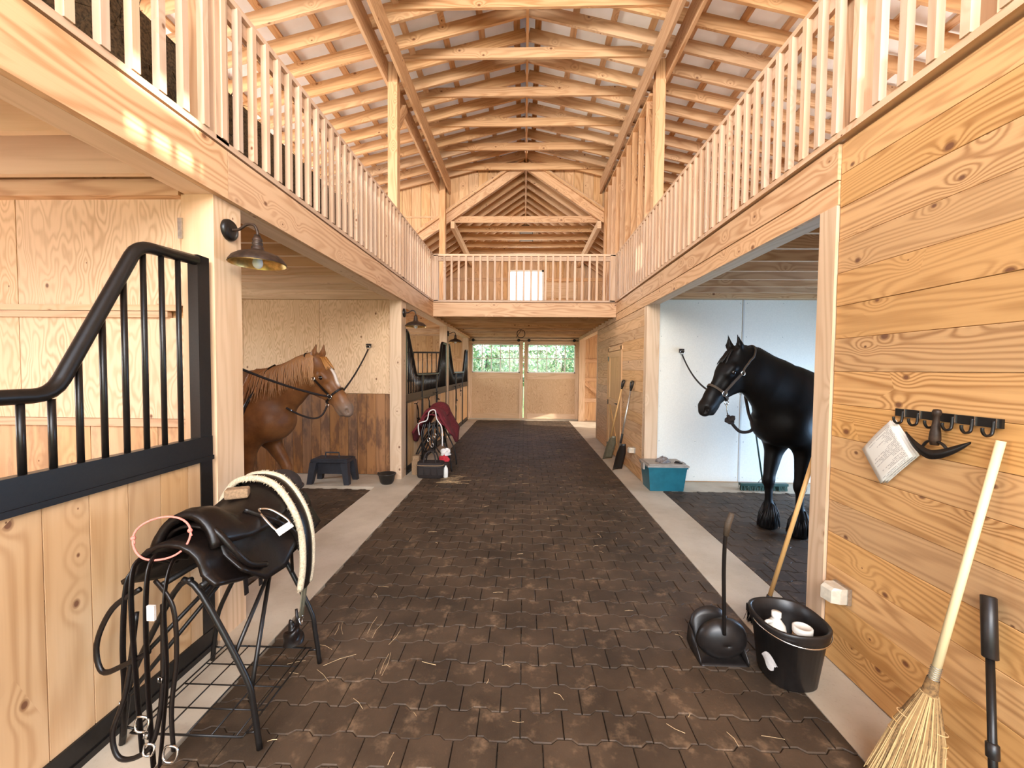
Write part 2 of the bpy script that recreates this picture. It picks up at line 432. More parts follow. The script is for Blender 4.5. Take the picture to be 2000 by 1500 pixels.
# ------------------------------------------------------------------ floor: slab, concrete kerbs, rubber pavers
floor = thing('floor', (0, 6, 0), 'dark rubber paver aisle floor with pale concrete borders', 'floor', kind='structure')
MB().box((-5.6, -1.2, -.2), (5.6, YE+.1, -.05)).build('sub_base', 'concrete', floor)
PXL, PXR = -1.535, 1.495
def slab(lo, hi): box('concrete_strip', (lo[0], lo[1], -.06), (hi[0], hi[1], 0.0), 'concrete', floor)
BLX, BRX = -2.10, 1.95
slab((BLX, -1.2), (PXL, 2.5)); slab((BLX, 2.5), (PXL, 6.0)); slab((BLX, 6.0), (PXL, 9.7)); slab((BLX, 9.7), (PXL, YE))
slab((PXR, -1.2), (BRX, 2.45)); slab((PXR, 2.45), (BRX, 6.1)); slab((PXR, 6.1), (BRX, 10)); slab((PXR, 10), (BRX, YE))
slab((-5.5, 5.62), (BLX, 6.3)); slab((BRX, 5.66), (5.5, 6.2)); slab((BRX, 9.9), (5.5, YE)); slab((BRX, -1.2), (5.5, 2.45))
slab((-5.5, -1.2), (BLX, 2.5)); slab((-5.5, 6.3), (BLX, YE)); slab((PXL, 13.32), (PXR, 13.6))

PW, PDp = .202, .160
def paver_profile(amp=.017):
    """dog-bone outline: straight staggered sides, stepped wave at front and back"""
    g = .0035
    xs = [(-PW/2+g, 1), (-PW*.30, 1), (-PW*.18, -1), (PW*.18, -1), (PW*.30, 1), (PW/2-g, 1)]
    bot = [(x, -PDp/2+g-a*amp*.5) for x, a in xs]
    top = [(x, PDp/2-g+a*amp*.5) for x, a in reversed(xs)]
    return bot+top
def paver_wave(amp=.017):
    g = .0035
    xs = [(-PW/2+g, 1), (-PW*.30, 1), (-PW*.18, -1), (PW*.18, -1), (PW*.30, 1), (PW/2-g, 1)]
    def f(x, ph): return None
    return xs
def paver_mb(mb, cx, cy, odd, xmin, xmax):
    """one paver; rows nest because every row joint is the same stepped wave"""
    g = .0018; amp = .012
    def wave(X):                        # joint wave in aisle coordinates, period PW
        t = (X/PW) % 1.0
        if t < .16 or t > .84: return amp
        if t < .30: return amp*(1-2*(t-.16)/.14)
        if t < .70: return -amp
        return amp*(-1+2*(t-.70)/.14)
    x0, x1 = max(cx-PW/2+g, xmin), min(cx+PW/2-g, xmax)
    if x1-x0 < .02: return False
    brk = sorted({x0, x1} | {k*PW+q*PW for k in range(int(x0/PW)-2, int(x1/PW)+3) for q in (.16, .30, .70, .84) if x0 < k*PW+q*PW < x1})
    lowr = [(x, cy-PDp/2+g+wave(x)) for x in brk]; upr = [(x, cy+PDp/2-g+wave(x)) for x in reversed(brk)]
    out = lowr+upr; b = len(mb.v); n = len(out)
    zt = random.uniform(-.002, .002); c = .004
    mx = sum(p[0] for p in out)/n; my = sum(p[1] for p in out)/n
    for (x, y) in out: mb.v.append((x, y, -.05))
    for (x, y) in out: mb.v.append((x, y, zt-c))
    for (x, y) in out: mb.v.append((x+(mx-x)*.035, y+(my-y)*.05, zt))
    for r in (0, 1):
        for k in range(n):
            k2 = (k+1) % n
            mb.face((b+r*n+k, b+r*n+k2, b+(r+1)*n+k2, b+(r+1)*n+k), [(0, 0)]*4)
    h = len(brk)
    for k in range(h-1):
        a, b2, c2, d = b+2*n+k, b+2*n+k+1, b+2*n+n-2-k, b+2*n+n-1-k
        mb.face((a, b2, c2, d), [(0, 0)]*4)
    return True
def paver_field(x0, x1, y0, y1, ny, parent, single_until):
    rest = MB(); r = 0; cnt = 0; cache = {}
    y = y0+PDp/2
    while y < y1-PDp*.4:
        k0 = int(math.floor(x0/PW))-1
        x = k0*PW + (PW/2 if r % 2 else 0)
        while x < x1+PW:
            if x+PW/2 > x0+.01 and x-PW/2 < x1-.01:
                if single_until(x, y, cnt):
                    key = (r % 2, x-PW/2 > x0 and x+PW/2 < x1, round(x, 3) if not (x-PW/2 > x0 and x+PW/2 < x1) else 0)
                    if key not in cache:
                        mb = MB()
                        if paver_mb(mb, x, 0.0, r % 2, x0, x1):
                            mb.v = [(a-x, b, c) for a, b, c in mb.v]; cache[key] = mb.mesh('paver', 'paver')
                        else: cache[key] = None
                    if cache[key]:
                        link('paver', cache[key], parent, (x, y, random.uniform(-.0025, .0025))); cnt += 1
                else: paver_mb(rest, x, y, r % 2, x0, x1)
            x += PW
        y += PDp; r += 1
    if rest.v:
        o = rest.build('distant_pavers', 'paver', parent); o['kind'] = 'stuff'
paver_field(PXL+.004, PXR-.004, 1.30, 13.32, 0, floor, lambda x, y, c: y < 4.6 and c < 296)
paver_field(PXL+.004, PXR-.004, -1.14, 1.30, 0, floor, lambda x, y, c: False)
bay_r = thing('floor', (3.6, 4, 0), 'rubber paver floor under the black horse', 'floor', kind='structure')
paver_field(BRX+.004, 5.4, 2.46, 5.655, 0, bay_r, lambda x, y, c: x < 3.9 and y > 2.6 and c < 290)
bay_l = thing('floor', (-3.6, 4, 0), 'dark dusty rubber floor under the chestnut horse', 'floor', kind='structure')
paver_field(-5.4, BLX-.004, 2.62, 5.615, 0, bay_l, lambda x, y, c: False)

# ------------------------------------------------------------------ pillars and header beams
def pillar(lo, hi, label, mat='pine_pale', trims=()):
    o = thing('support_post', ((lo[0]+hi[0])/2, (lo[1]+hi[1])/2, 0), label, 'post', 'timber posts along the aisle')
    box('post_core', lo, hi, mat, o)
    for t in trims: box('corner_trim', t[0], t[1], mat, o)
    return o
pillar((-2.04, 2.372, 0), (XL, 2.602, ZH), 'wide pale timber post with the nearest barn lamp, beside the black stall gate')
pillar((-2.02, 6.04, 0), (XL, 6.275, ZH), 'pale timber post between the chestnut horse bay and the far stalls')
pillar((-2.02, 9.62, 0), (XL, 9.845, ZH), 'pale timber post between the two far stall fronts')
pillar((-2.02, 13.28, 0), (XL, YE, ZH), 'pale timber post at the left side of the double doors')
p = pillar((XR-.006, 2.41, 0), (XR+.13, 2.53, 2.64), 'trimmed timber post at the end of the near plank wall', 'pine_pale',
           [((XR-.02, 2.405, 0), (XR-.006, 2.535, 2.64))])
pillar((XR+.002, 6.04, 0), (XR+.19, 6.17, 2.66), 'water-stained timber post behind the teal storage bin')
pillar((XR+.002, 9.95, 0), (XR+.12, 10.08, 2.66), 'thin timber post at the far end of the plank wall')
pillar((XR, 13.28, 0), (XR+.2, YE, 2.66), 'pale timber post at the right side of the double doors')

hb = thing('header_beam', (XL, 4, ZH), 'long built-up timber header beam carrying the left loft', 'beam', kind='structure')
for y0, y1 in ((-1.2, 2.44), (2.445, 7.99), (7.995, YE)):
    box('face_board', (XL, y0, 2.70), (XL+.0+.04, y1, 2.985), 'pine', hb)
box('inner_board', (XL-.17, -1.2, 2.70), (XL-.002, YE, 2.985), 'pine_pale', hb)
hb = thing('header_beam', (XR, 4, ZH), 'long timber header beam carrying the right loft', 'beam', kind='structure')
for y0, y1 in ((2.41, 8.0), (8.005, YE)):
    box('face_board', (XR-.018, y0, 2.785), (XR+.02, y1, 2.985), 'pine', hb)
    box('face_board', (XR-.010, y0, 2.645), (XR+.02, y1, 2.780), 'pine', hb)
box('inner_board', (XR+.021, 2.535, 2.66), (XR+.18, YE, 2.985), 'pine_pale', hb)

# ------------------------------------------------------------------ right walls: horizontal planks
def plank_wall(name, label, y0, y1, w, z0, z1, x, mat, gaps=(), thick=.022):
    """horizontal boards on the plane x; gaps = [(ya, yb, ztop)] doors"""
    o = thing(name, (x, (y0+y1)/2, 0), label, 'wall', kind='structure')
    z = z0; k = 0
    while z < z1-.01:
        zt = min(z+w-.0015, z1)
        segs = [(y0, y1)]
        for ya, yb, zc in gaps:
            if z < zc-.01:
                segs = [q for s0, s1 in segs for q in ((s0, min(s1, ya)), (max(s0, yb), s1)) if q[1]-q[0] > .02]
        for s0, s1 in segs:
            jit = random.uniform(-.0015, .0015)
            mb = MB(); c = .0022
            # board with a chamfered lower edge
            yy = (s0, s1); prof = [(x+jit, z+c), (x+jit, zt-c), (x+jit+c, zt), (x+thick, zt), (x+thick, z), (x+jit+c, z)]
            b = len(mb.v); off = random.random()*9
            for y in yy: mb.v += [(px, y, pz) for px, pz in prof]
            n = len(prof); acc = 0
            for i in range(n):
                i2 = (i+1) % n; d = math.dist(prof[i], prof[i2])
                mb.face((b+i, b+i2, b+n+i2, b+n+i), [(s0+off, acc+off), (s0+off, acc+d+off), (s1+off, acc+d+off), (s1+off, acc+off)]); acc += d
            mb.face(tuple(b+i for i in reversed(range(n))), [(0, 0)]*n); mb.face(tuple(b+n+i for i in range(n)), [(0, 0)]*n)
            mb.build('plank', mat, o)
        z += w; k += 1
    return o
wr = plank_wall('wall_right', 'near wall of honey pine planks with hook rail and brooms', -1.2, 2.404, .187, .006, 2.98, XR, 'pine_wall')
box('wall_core', (XR+.024, -1.2, 0), (XR+.13, 2.40, 2.98), 'pine_far', wr)
wr2 = plank_wall('wall_right', 'far wall of pine planks with a narrow tack room door', 6.175, 9.95, .168, .006, 2.64, XR, 'pine_far',
                 gaps=((7.50, 8.64, 2.10),))
box('wall_core', (XR+.024, 6.18, 0), (XR+.10, 7.44, 2.64), 'pine_far', wr2)
box('wall_core', (XR+.024, 8.70, 0), (XR+.10, 9.94, 2.64), 'pine_far', wr2)
box('wall_core', (XR+.024, 7.44, 2.14), (XR+.10, 8.70, 2.64), 'pine_far', wr2)

# white washable wall panels behind the black horse
ww = thing('wall_back', (3.6, 6.2, 0), 'white panelled wash bay wall behind the black horse', 'wall', kind='structure')
for x0, x1 in ((1.99, 3.262), (3.272, 4.49), (4.50, 5.5)):
    box('wall_panel', (x0, 6.172, .015), (x1, 6.19, 2.75), 'panel_white', ww)
for x in (3.267, 4.495): box('seam_strip', (x-.012, 6.166, .015), (x+.012, 6.173, 2.75), 'seam', ww)
box('backing', (1.99, 6.19, 0), (5.5, 6.3, 2.98), 'pine_far', ww)
scr = MB().lathe([(.0001, -.004), (.005, -.003), (.007, 0)], 8, (0, 0, 0), (0, 1, 0)).mesh('screw_cap', 'galv', True)
for x in (2.06, 2.6, 3.22, 3.32, 3.85, 4.4):
    for z in (.08, .62, 1.15, 1.68, 2.2, 2.70):
        link('screw_cap', scr, ww, (x, 6.1715, z))
box('ledger_board', (1.99, 6.15, 2.755), (5.5, 6.19, 2.98), 'pine_pale', ww)

# ------------------------------------------------------------------ left partitions
wn = thing('wall_left', (-3.6, 2.42, 0), 'plywood stall partition with pale battens beside the black gate', 'wall', kind='structure')
for x0, x1 in ((-3.118, -2.042), (-4.34, -3.124), (-5.5, -4.346)):
    def ply(lo, hi, par, mat='ply'):
        m = MB(); c = [(a+b)/2 for a, b in zip(lo, hi)]
        m.obox(c, (0, 0, 1), (1, 0, 0), (0, 1, 0), hi[2]-lo[2], hi[0]-lo[0], hi[1]-lo[1], grain=0)
        return m.build('plywood_sheet', mat, par)
    ply((x0, 2.42, 2.052), (x1, 2.435, 2.70), wn); ply((x0, 2.42, 1.36), (x1, 2.435, 1.978), wn)
def upright_planks(x0, x1, w, y0, y1, z0, z1, mat, par, name='plank'):
    x = x1
    while x > x0+.02:
        xa = max(x-w+.004, x0)
        MB().obox(((xa+x)/2, (y0+y1)/2+random.uniform(-.002, .002), (z0+z1)/2), (0, 0, 1), (1, 0, 0), (0, 1, 0), z1-z0, x-xa, y1-y0).build(name, mat, par)
        x -= w
upright_planks(-5.5, -2.042, .215, 2.42, 2.445, .01, 1.31, 'lowplank', wn)
box('batten', (-5.5, 2.398, 1.978), (-2.16, 2.43, 2.016), 'pine', wn); box('batten', (-5.5, 2.392, 2.018), (-2.10, 2.43, 2.054), 'pine_pale', wn)
box('batten', (-5.5, 2.40, 1.312), (-2.045, 2.43, 1.358), 'pine', wn)
box('wall_core', (-5.5, 2.446, 0), (-2.042, 2.56, 2.98), 'pine_far', wn)
box('top_plate', (-5.5, 2.36, 2.69), (-2.045, 2.42, 2.785), 'pine', wn)
box('metal_strap', (-2.055, 2.362, 2.44), (-2.03, 2.372, 2.56), 'galv', wn)

wb = thing('wall_back', (-3.6, 6.28, 0), 'plywood and stained plank wall behind the chestnut horse', 'wall', kind='structure')
for x0, x1 in ((-3.20, -2.022), (-4.42, -3.205), (-5.5, -4.425)): ply((x0, 6.262, 1.285), (x1, 6.275, 2.74), wb)
upright_planks(-5.5, -2.022, .147, 6.255, 6.285, .012, 1.28, 'stained', wb)
box('wall_core', (-5.5, 6.286, 0), (-2.022, 6.38, 2.98), 'pine_far', wb)
box('ledger_board', (-5.5, 6.225, 2.745), (-2.01, 6.26, 2.98), 'pine_pale', wb)

# partition with bars between the two far stalls
wp = thing('wall_left', (-3.6, 9.73, 0), 'low plank partition with dark bars between the two far stalls', 'wall', kind='structure')
upright_planks(-5.5, -2.03, .18, 9.70, 9.74, .01, 1.36, 'board', wp)
box('cap_rail', (-5.5, 9.69, 1.36), (-2.03, 9.75, 1.41), 'black_metal', wp); box('cap_rail', (-5.5, 9.70, 2.05), (-2.03, 9.74, 2.09), 'black_metal', wp)
bar = MB().tube([(0, 0, 1.40), (0, 0, 2.06)], .011, 6).mesh('bar', 'black_metal', True)
for k in range(16): link('bar', bar, wp, (-2.12-.11*k, 9.72, 0))

# ------------------------------------------------------------------ end wall with sliding double doors
we = thing('wall_back', (0, YE, 0), 'board end wall around the double doors and above the loft', 'wall', kind='structure')
upright_planks(-5.5, -1.86, .24, YE, YE+.03, .0, 3.0, 'pine_far', we)
upright_planks(1.80, 5.5, .24, YE, YE+.03, .0, 3.0, 'pine_far', we)
box('threshold', (-1.86, YE-.04, -.02), (1.82, YE+.03, .07), 'concrete', we)
box('door_head', (-1.86, YE-.04, 2.58), (1.80, YE+.03, 3.0), 'pine_pale', we)
for z in (.62, 1.30, 1.92): box('girt', (2.0, YE-.05, z), (5.5, YE, z+.12), 'pine', we); box('girt', (-5.5, YE-.05, z), (-2.03, YE, z+.12), 'pine', we)
beam('diagonal_brace', (2.02, YE-.07, 1.26), (3.0, YE-.07, .45), .035, .12, 'pine', we)
# loft end: gable boards with a window opening x -.52..+.58, z 3.05..4.92
SLP, RZ = .68, 6.50
def gz(x): return RZ+.22-SLP*abs(x)
x = -5.45
while x < 5.45:
    xa, xb = x, min(x+.228, 5.45)
    top = max(min(gz(xa), gz(xb)), 3.05)
    segs = [(3.0, top)]
    if xb > -.52 and xa < .58: segs = [(4.92, top)] 
    for z0, z1 in segs:
        if z1-z0 > .03:
            MB().obox(((xa+xb)/2, YE+.015, (z0+z1)/2), (0, 0, 1), (1, 0, 0), (0, 1, 0), z1-z0, xb-xa-.006, .03).build('plank', 'rafter' if abs(x) > 1.2 or z0 > 4 else 'pine_far', we)
    x += .232
m = MB()
for xa, xb, z0, z1 in ((-5.45, -.52, 3.0, None), (.58, 5.45, 3.0, None)):
    m.fan([(xa, YE+.035, z0), (xb, YE+.035, z0), (xb, YE+.035, max(gz(xb), z0)), (xa, YE+.035, max(gz(xa), z0))])
m.fan([(-.52, YE+.035, 4.92), (.58, YE+.035, 4.92), (.58, YE+.035, gz(.58)), (0, YE+.035, gz(0)), (-.52, YE+.035, gz(.52))])
m.build('sheathing', 'pine_far', we)
for z in (3.9, 4.6): box('girt', (-3.0, YE-.04, z), (-.60, YE, z+.10), 'pine', we); box('girt', (.66, YE-.04, z), (3.0, YE, z+.10), 'pine', we)
box('pale_panel', (.66, YE-.015, 3.05), (1.72, YE-.002, 3.75), 'pine_pale', we); box('pale_panel', (.66, YE-.015, 4.05), (1.72, YE-.002, 4.55), 'pine_pale', we)
w1 = thing('window_1', (0.03, YE, 3.0), 'bright white window in the loft end wall behind the far railing', 'window', kind='structure')
fr = MB()
fr.box((-.56, YE-.03, 3.02), (-.50, YE+.05, 4.96)); fr.box((.56, YE-.03, 3.02), (.62, YE+.05, 4.96)); fr.box((-.56, YE-.03, 4.90), (.62, YE+.05, 4.96)); fr.box((-.56, YE-.03, 3.0), (.62, YE+.05, 3.05)); fr.box((-.5, YE, 3.92), (.56, YE+.04, 3.98))
fr.build('window_frame', 'white_plastic', w1)
for z0, z1 in ((3.05, 3.92), (3.98, 4.90)): box('window_pane', (-.5, YE+.012, z0), (.56, YE+.018, z1), 'glass', w1)
for xx in (-.147, .207): box('muntin', (xx-.01, YE, 3.05), (xx+.01, YE+.03, 4.9), 'white_plastic', w1)
vt = thing('louvre_vent', (.03, YE-.03, 5.8), 'small louvre vent high in the far gable, slats whitened for daylight', 'vent')
MB().box((-.19, YE-.03, 5.80), (.25, YE-.005, 6.42)).build('vent_frame', 'bronze', vt)
for k in range(11): MB().obox((.03, YE-.04, 5.85+k*.052), (1, 0, 0), (0, .8, .6), (0, -.6, .8), .40, .05, .014).build('slat', 'white_plastic', vt)  # white slats stand in for daylight coming through the open louvre

def sliding_door(n, x0, x1, label, handle_x, cols):
    d = thing('door_%d' % n, ((x0+x1)/2, YE-.06, 0), label, 'door', kind='structure')
    ya, yb = YE-.085, YE-.045
    for a, b in ((x0, x0+.11), (x1-.11, x1)): box('stile', (a, ya, .05), (b, yb, 2.62), 'door_wood' if 0 else 'pine_pale', d)
    for z0, z1 in ((.05, .22), (1.37, 1.57), (2.52, 2.62)): box('cross_rail', (x0+.11, ya, z0), (x1-.11, yb, z1), 'pine_pale', d)
    ply((x0+.11, ya+.022, .22), (x1-.11, yb-.005, 1.37), d, 'ply_far')
    f = MB()
    wx0, wx1 = x0+.11, x1-.11
    f.box((wx0, ya-.004, 1.57), (wx0+.035, yb, 2.52)); f.box((wx1-.035, ya-.004, 1.57), (wx1, yb, 2.52)); f.box((wx0, ya-.004, 1.57), (wx1, yb, 1.605)); f.box((wx0, ya-.004, 2.485), (wx1, yb, 2.52))
    wf = f.build('window_frame', 'white_plastic', d)
    gx0, gx1, gz0, gz1 = wx0+.035, wx1-.035, 1.605, 2.485
    for i in range(cols):
        a = gx0+(gx1-gx0)*i/cols; b = gx0+(gx1-gx0)*(i+1)/cols
        for j in range(2):
            z0 = gz0+(gz1-gz0)*j/2; z1 = gz0+(gz1-gz0)*(j+1)/2
            box('window_pane', (a+.006, ya+.018, z0+.006), (b-.006, ya+.022, z1-.006), 'glass', wf)
        if i: box('muntin', (a-.014, ya+.008, gz0), (a+.014, ya+.03, gz1), 'white_plastic', wf)
    box('muntin', (gx0, ya+.008, (gz0+gz1)/2-.014), (gx1, ya+.03, (gz0+gz1)/2+.014), 'white_plastic', wf)
    MB().tube([(handle_x, ya, 1.36), (handle_x, ya-.05, 1.38), (handle_x, ya-.05, 1.58), (handle_x, ya, 1.60)], .012, 8).build('pull_handle', 'pine', d, True)
    for xx in (x0+.15, x1-.15): MB().lathe([(.0001, -.02), (.05, -.02), (.05, .02), (.0001, .02)], 14, (xx, ya-.005, 2.645), (0, 1, 0)).build('roller', 'black_metal', d)
    return d
sliding_door(1, -1.842, -.035, 'left pine sliding door with a plywood lower panel and lit window', -.11, 5)
sliding_door(2, .005, 1.797, 'right pine sliding door with a plywood lower panel and lit window', .085, 5)
MB().box((-1.84, YE-.10, 2.66), (1.80, YE-.05, 2.70)).build('trim_1', 'pine_pale')
tag(bpy.data.objects['trim_1'], 'pale door track rail above the double doors', 'door track', kind='structure')

# tack room side door in the far plank wall
sd = thing('door_3', (XR, 8.07, 0), 'narrow pine tack room door with a crossed lower panel', 'door', kind='structure')
xd = XR-.004
box('door_panel', (xd, 7.56, .02), (xd+.03, 8.60, 2.06), 'door_wood', sd)
for a, b in ((7.56, 7.67), (8.49, 8.60)): box('stile', (xd-.012, a, .02), (xd, b, 2.06), 'door_wood', sd)
for a, b in ((.02, .16), (.98, 1.12), (1.94, 2.06)): box('cross_rail', (xd-.011, 7.67, a), (xd, 8.49, b), 'door_wood', sd)
beam('cross_brace', (xd-.006, 7.69, .17), (xd-.006, 8.47, .97), .010, .10, 'door_wood', sd, up=(1, 0, 0)) if 0 else None
for za, zb in ((.17, .97), (.97, .17)):
    MB().beam((xd-.006, 7.69, za), (xd-.006, 8.47, zb), .09, .011, up=(1, 0, 0)).build('cross_brace', 'door_wood', sd)
for a, b, c, d_ in ((7.48, 7.555, 0, 2.14), (8.605, 8.68, 0, 2.14)): box('door_casing', (XR-.02, a, c), (XR, b, d_), 'pine_far', sd)
box('door_casing', (XR-.02, 7.44, 2.07), (XR, 8.72, 2.15), 'pine_far', sd)
for z in (.12, 1.02, 1.92): box('hinge', (xd-.022, 8.57, z-.05), (xd-.011, 8.63, z+.05), 'black_metal', sd)
lh = MB().lathe([(.0001, -.03), (.03, -.03), (.032, 0)], 14, (xd-.012, 7.63, 1.05), (-1, 0, 0)); lh.tube([(xd-.04, 7.63, 1.05), (xd-.055, 7.64, 1.05), (xd-.055, 7.76, 1.05)], .011, 8)
lh.build('lever_handle', 'black_metal', sd, True)

# ------------------------------------------------------------------ outer shell (mostly out of sight) with daylight openings
def shell_wall(name, label, pieces):
    o = thing(name, (pieces[0][0][0], pieces[0][0][1], 0), label, 'wall', kind='structure')
    for lo, hi in pieces: box('wall_board', lo, hi, 'pine_far', o)
    return o
XO = 5.5
shell_wall('wall_left', 'outer wall of the barn on the left side', [((-XO-.12, -1.2, 0), (-XO, .0, 3.9)), ((-XO-.12, 0, 0), (-XO, 1.6, 1.2)), ((-XO-.12, 0, 2.5), (-XO, 1.6, 3.9)), ((-XO-.12, 1.6, 0), (-XO, 3.0, 3.9)),
    ((-XO-.12, 3.0, 0), (-XO, 5.4, 1.1)), ((-XO-.12, 3.0, 2.5), (-XO, 5.4, 3.9)), ((-XO-.12, 5.4, 0), (-XO, 6.3, 3.9)), ((-XO-.12, 6.3, 0), (-XO, 12, 1.1)), ((-XO-.12, 6.3, 2.5), (-XO, 9.75, 3.9)), ((-XO-.12, 9.75, 2.5), (-XO, YE, 3.0)), ((-XO-.12, 12, 0), (-XO, YE, 2.5)),
    ((-XO-.12, -1.2, 5.05), (-XO, 9.75, 5.5)), ((-XO-.12, -1.2, 3.9), (-XO, -.3, 5.05)), ((-XO-.12, 8.8, 3.9), (-XO, 9.75, 5.05))])
shell_wall('wall_right', 'outer wall of the barn on the right side', [((XO, -1.2, 0), (XO+.12, 2.7, 3.9)), ((XO, 2.7, 2.3), (XO+.12, 5.5, 3.9)), ((XO, 5.5, 0), (XO+.12, 10.9, 3.0)), ((XO, 5.5, 3.0), (XO+.12, 9.75, 3.9)), ((XO, 10.9, 1.5), (XO+.12, 12.3, 3.0)), ((XO, 12.3, 0), (XO+.12, YE, 3.0)),
    ((XO, -1.2, 5.10), (XO+.12, 9.75, 5.5)), ((XO, -1.2, 3.9), (XO+.12, .95, 4.72)), ((XO, .95, 3.9), (XO+.12, 9.75, 4.25)), ((XO, 1.5, 4.25), (XO+.12, 5.15, 4.65)), ((XO, 5.6, 4.25), (XO+.12, 9.75, 4.65)), ((XO, .95, 4.65), (XO+.12, 9.75, 5.10)), ((XO, -1.2, 4.72), (XO+.12, -.05, 5.10)), ((XO, .40, 4.72), (XO+.12, .95, 5.10))])
sh = thing('sun_blocker', (8.2, 4, -.05), 'added unseen shed standing outside the wash bay', 'blocker')  # unseen wall added outside to keep low sun out of the wash bay
box('blocker_wall', (8, .8, -.05), (9.5, 7.6, 3.7), 'blocker_siding', sh)
fw_ = shell_wall('wall_front', 'front wall around the open barn doorway', [((-XO, -1.32, 0), (-1.9, -1.2, 3.05)), ((1.9, -1.32, 0), (XO, -1.2, 3.05)), ((-XO, -1.32, 3.05), (-2.6, -1.2, 3.6)), ((2.6, -1.32, 3.05), (XO, -1.2, 3.6)), ((-1.9, -1.32, 2.75), (1.9, -1.2, 3.05)), ((-XO, -1.32, 3.6), (-2.6, -1.2, 5.6)), ((2.6, -1.32, 3.6), (XO, -1.2, 5.6)), ((-3.2, -1.32, 5.9), (3.2, -1.2, 6.3))])
wbx = shell_wall('wall_right', 'inner side wall of the tack room', [((2.0, 9.95, 0), (5.5, 10.05, 2.98))])

# ------------------------------------------------------------------ loft floors and joists
lf = thing('ceiling', (-3.6, 4, 2.75), 'loft floor joists and decking over the left stalls', 'ceiling', kind='structure')
def joist(par, x0, x1, y, mat='pine_pale', z0=2.75, z1=2.985):
    box('joist', (x0, y-.019, z0), (x1, y+.019, z1), mat, par)
box('decking', (-XO, -1.2, 2.986), (XL-.003, YE, 3.012), 'rafter', lf)
y = -1.0
while y < 13.4:
    if not (2.30 < y < 2.62 or 6.2 < y < 6.42): joist(lf, -XO, XL-.175, y, 'pine_pale' if y < 6.3 else 'pine')
    y += .405
lf = thing('ceiling', (3.6, 4, 2.75), 'loft floor joists and decking over the wash bay', 'ceiling', kind='structure')
box('decking', (XR+.022, -1.2, 2.986), (XO, YE, 3.012), 'rafter', lf)
y = 2.82
while y < 13.4:
    if not (6.1 < y < 6.35 or 9.9 < y < 10.1): joist(lf, XR+.185, XO, y, 'pine')
    y += .40
lf = thing('ceiling', (0, 10.7, 2.75), 'cross loft floor joists above the far end of the aisle', 'ceiling', kind='structure')
box('decking', (XL+.042, 8.02, 2.986), (XR-.02, YE, 3.012), 'rafter', lf)
for k in range(14): joist(lf, XL+.042, XR-.02, 8.35+k*.38, 'rafter', 2.73)
lb = thing('header_beam', (0, 8, 2.72), 'knotty timber beam across the aisle below the far loft railing', 'beam', kind='structure')
box('face_board', (XL+.041, 7.98, 2.715), (XR-.019, 8.03, 2.985), 'pine', lb)

# ------------------------------------------------------------------ railings
def railing(name, label, p0, p1, n, z0=3.0, z1=3.93, posts=(), off=(0, 0)):
    """balusters nailed between a bottom plate and a hand rail"""
    p0, p1 = V(p0), V(p1); d = (p1-p0).normalized(); L = (p1-p0).length; s = V((-d.y, d.x, 0))
    o = thing(name, (p0.x, p0.y, z0), label, 'railing', 'loft railings')
    b0, b1 = p0.copy(), p1.copy()
    MB().beam((b0.x, b0.y, z1-.019), (b1.x, b1.y, z1-.019), .088, .038).build('hand_rail', 'pine_rail', o)
    MB().beam((b0.x, b0.y, z1-.085), (b1.x, b1.y, z1-.085), .030, .088).build('top_rail', 'pine_rail', o)
    MB().beam((b0.x, b0.y, z0+.016), (b1.x, b1.y, z0+.016), .088, .036).build('bottom_plate', 'pine_rail', o)
    me = MB().obox((0, 0, (z0+z1)/2), (0, 0, 1), d, s, z1-z0-.07, .038, .038).mesh('baluster', 'pine_rail')
    side = V((off[0], off[1], 0))
    for k in range(n):
        q = p0 + d*(L*(k+.5)/n) + side*.034
        link('baluster', me, o, (q.x, q.y, 0))
    for t in posts:
        q = p0 + d*t
        MB().obox((q.x, q.y, (z0+z1)/2), (0, 0, 1), d, s, z1-z0-.03, .10, .088).build('rail_post', 'pine_rail', o)
    return o
railing('loft_railing', 'left loft railing of upright pine balusters in front of the hay', (XL+.0, -1.1, 0), (XL+.0, 7.98, 0), 66, posts=(3.5, 7.1), off=(1, 0))
railing('loft_railing', 'right loft railing of upright pine balusters catching sun spots', (XR, -1.1, 0), (XR, 7.98, 0), 66, posts=(), off=(-1, 0))
railing('loft_railing', 'short loft railing across the far end of the aisle', (XL+.05, 8.01, 0), (XR-.05, 8.01, 0), 25, posts=(.04, 3.5), off=(0, -1))

# ------------------------------------------------------------------ main roof: ridge, rafters, ties, purlins, white liner
rf = thing('ceiling', (0, 4, 6), 'open timber roof with rafters, collar ties and white liner above the aisle', 'ceiling', kind='structure')
S1, ZRB = .24, 6.63          # slope and rafter underside at the ridge
Y_END = 9.75
def rz(x): return ZRB - S1*abs(x)
box('ridge_board', (-.019, -1.2, ZRB-.03), (.019, Y_END+.1, ZRB+.23), 'rafter', rf)
def raf_mesh(sx, sl, z0, x0, x1, dep, mat, name='rafter'):
    m = MB(); a = (sx*x0, 0, z0-sl*x0+dep/2); b = (sx*x1, 0, z0-sl*x1+dep/2)
    m.beam(a, b, .038, dep*math.cos(math.atan(sl)))
    return m.mesh(name, mat)
RY = [5.43+.423*k for k in range(-15, 11)]
mr = [raf_mesh(sx, S1, ZRB, .02, XO, .185, 'rafter') for sx in (-1, 1)]
for y in RY:
    for me in mr: link('rafter', me, rf, (0, y, 0))
for k in range(-15, 11):
    if k % 2 == 0:
        y = 5.43+.423*k-.04
        MB().box((-2.05, y-.019, 6.34), (2.05, y+.019, 6.49)).build('collar_tie', 'rafter' if k % 4 else 'pine', rf)
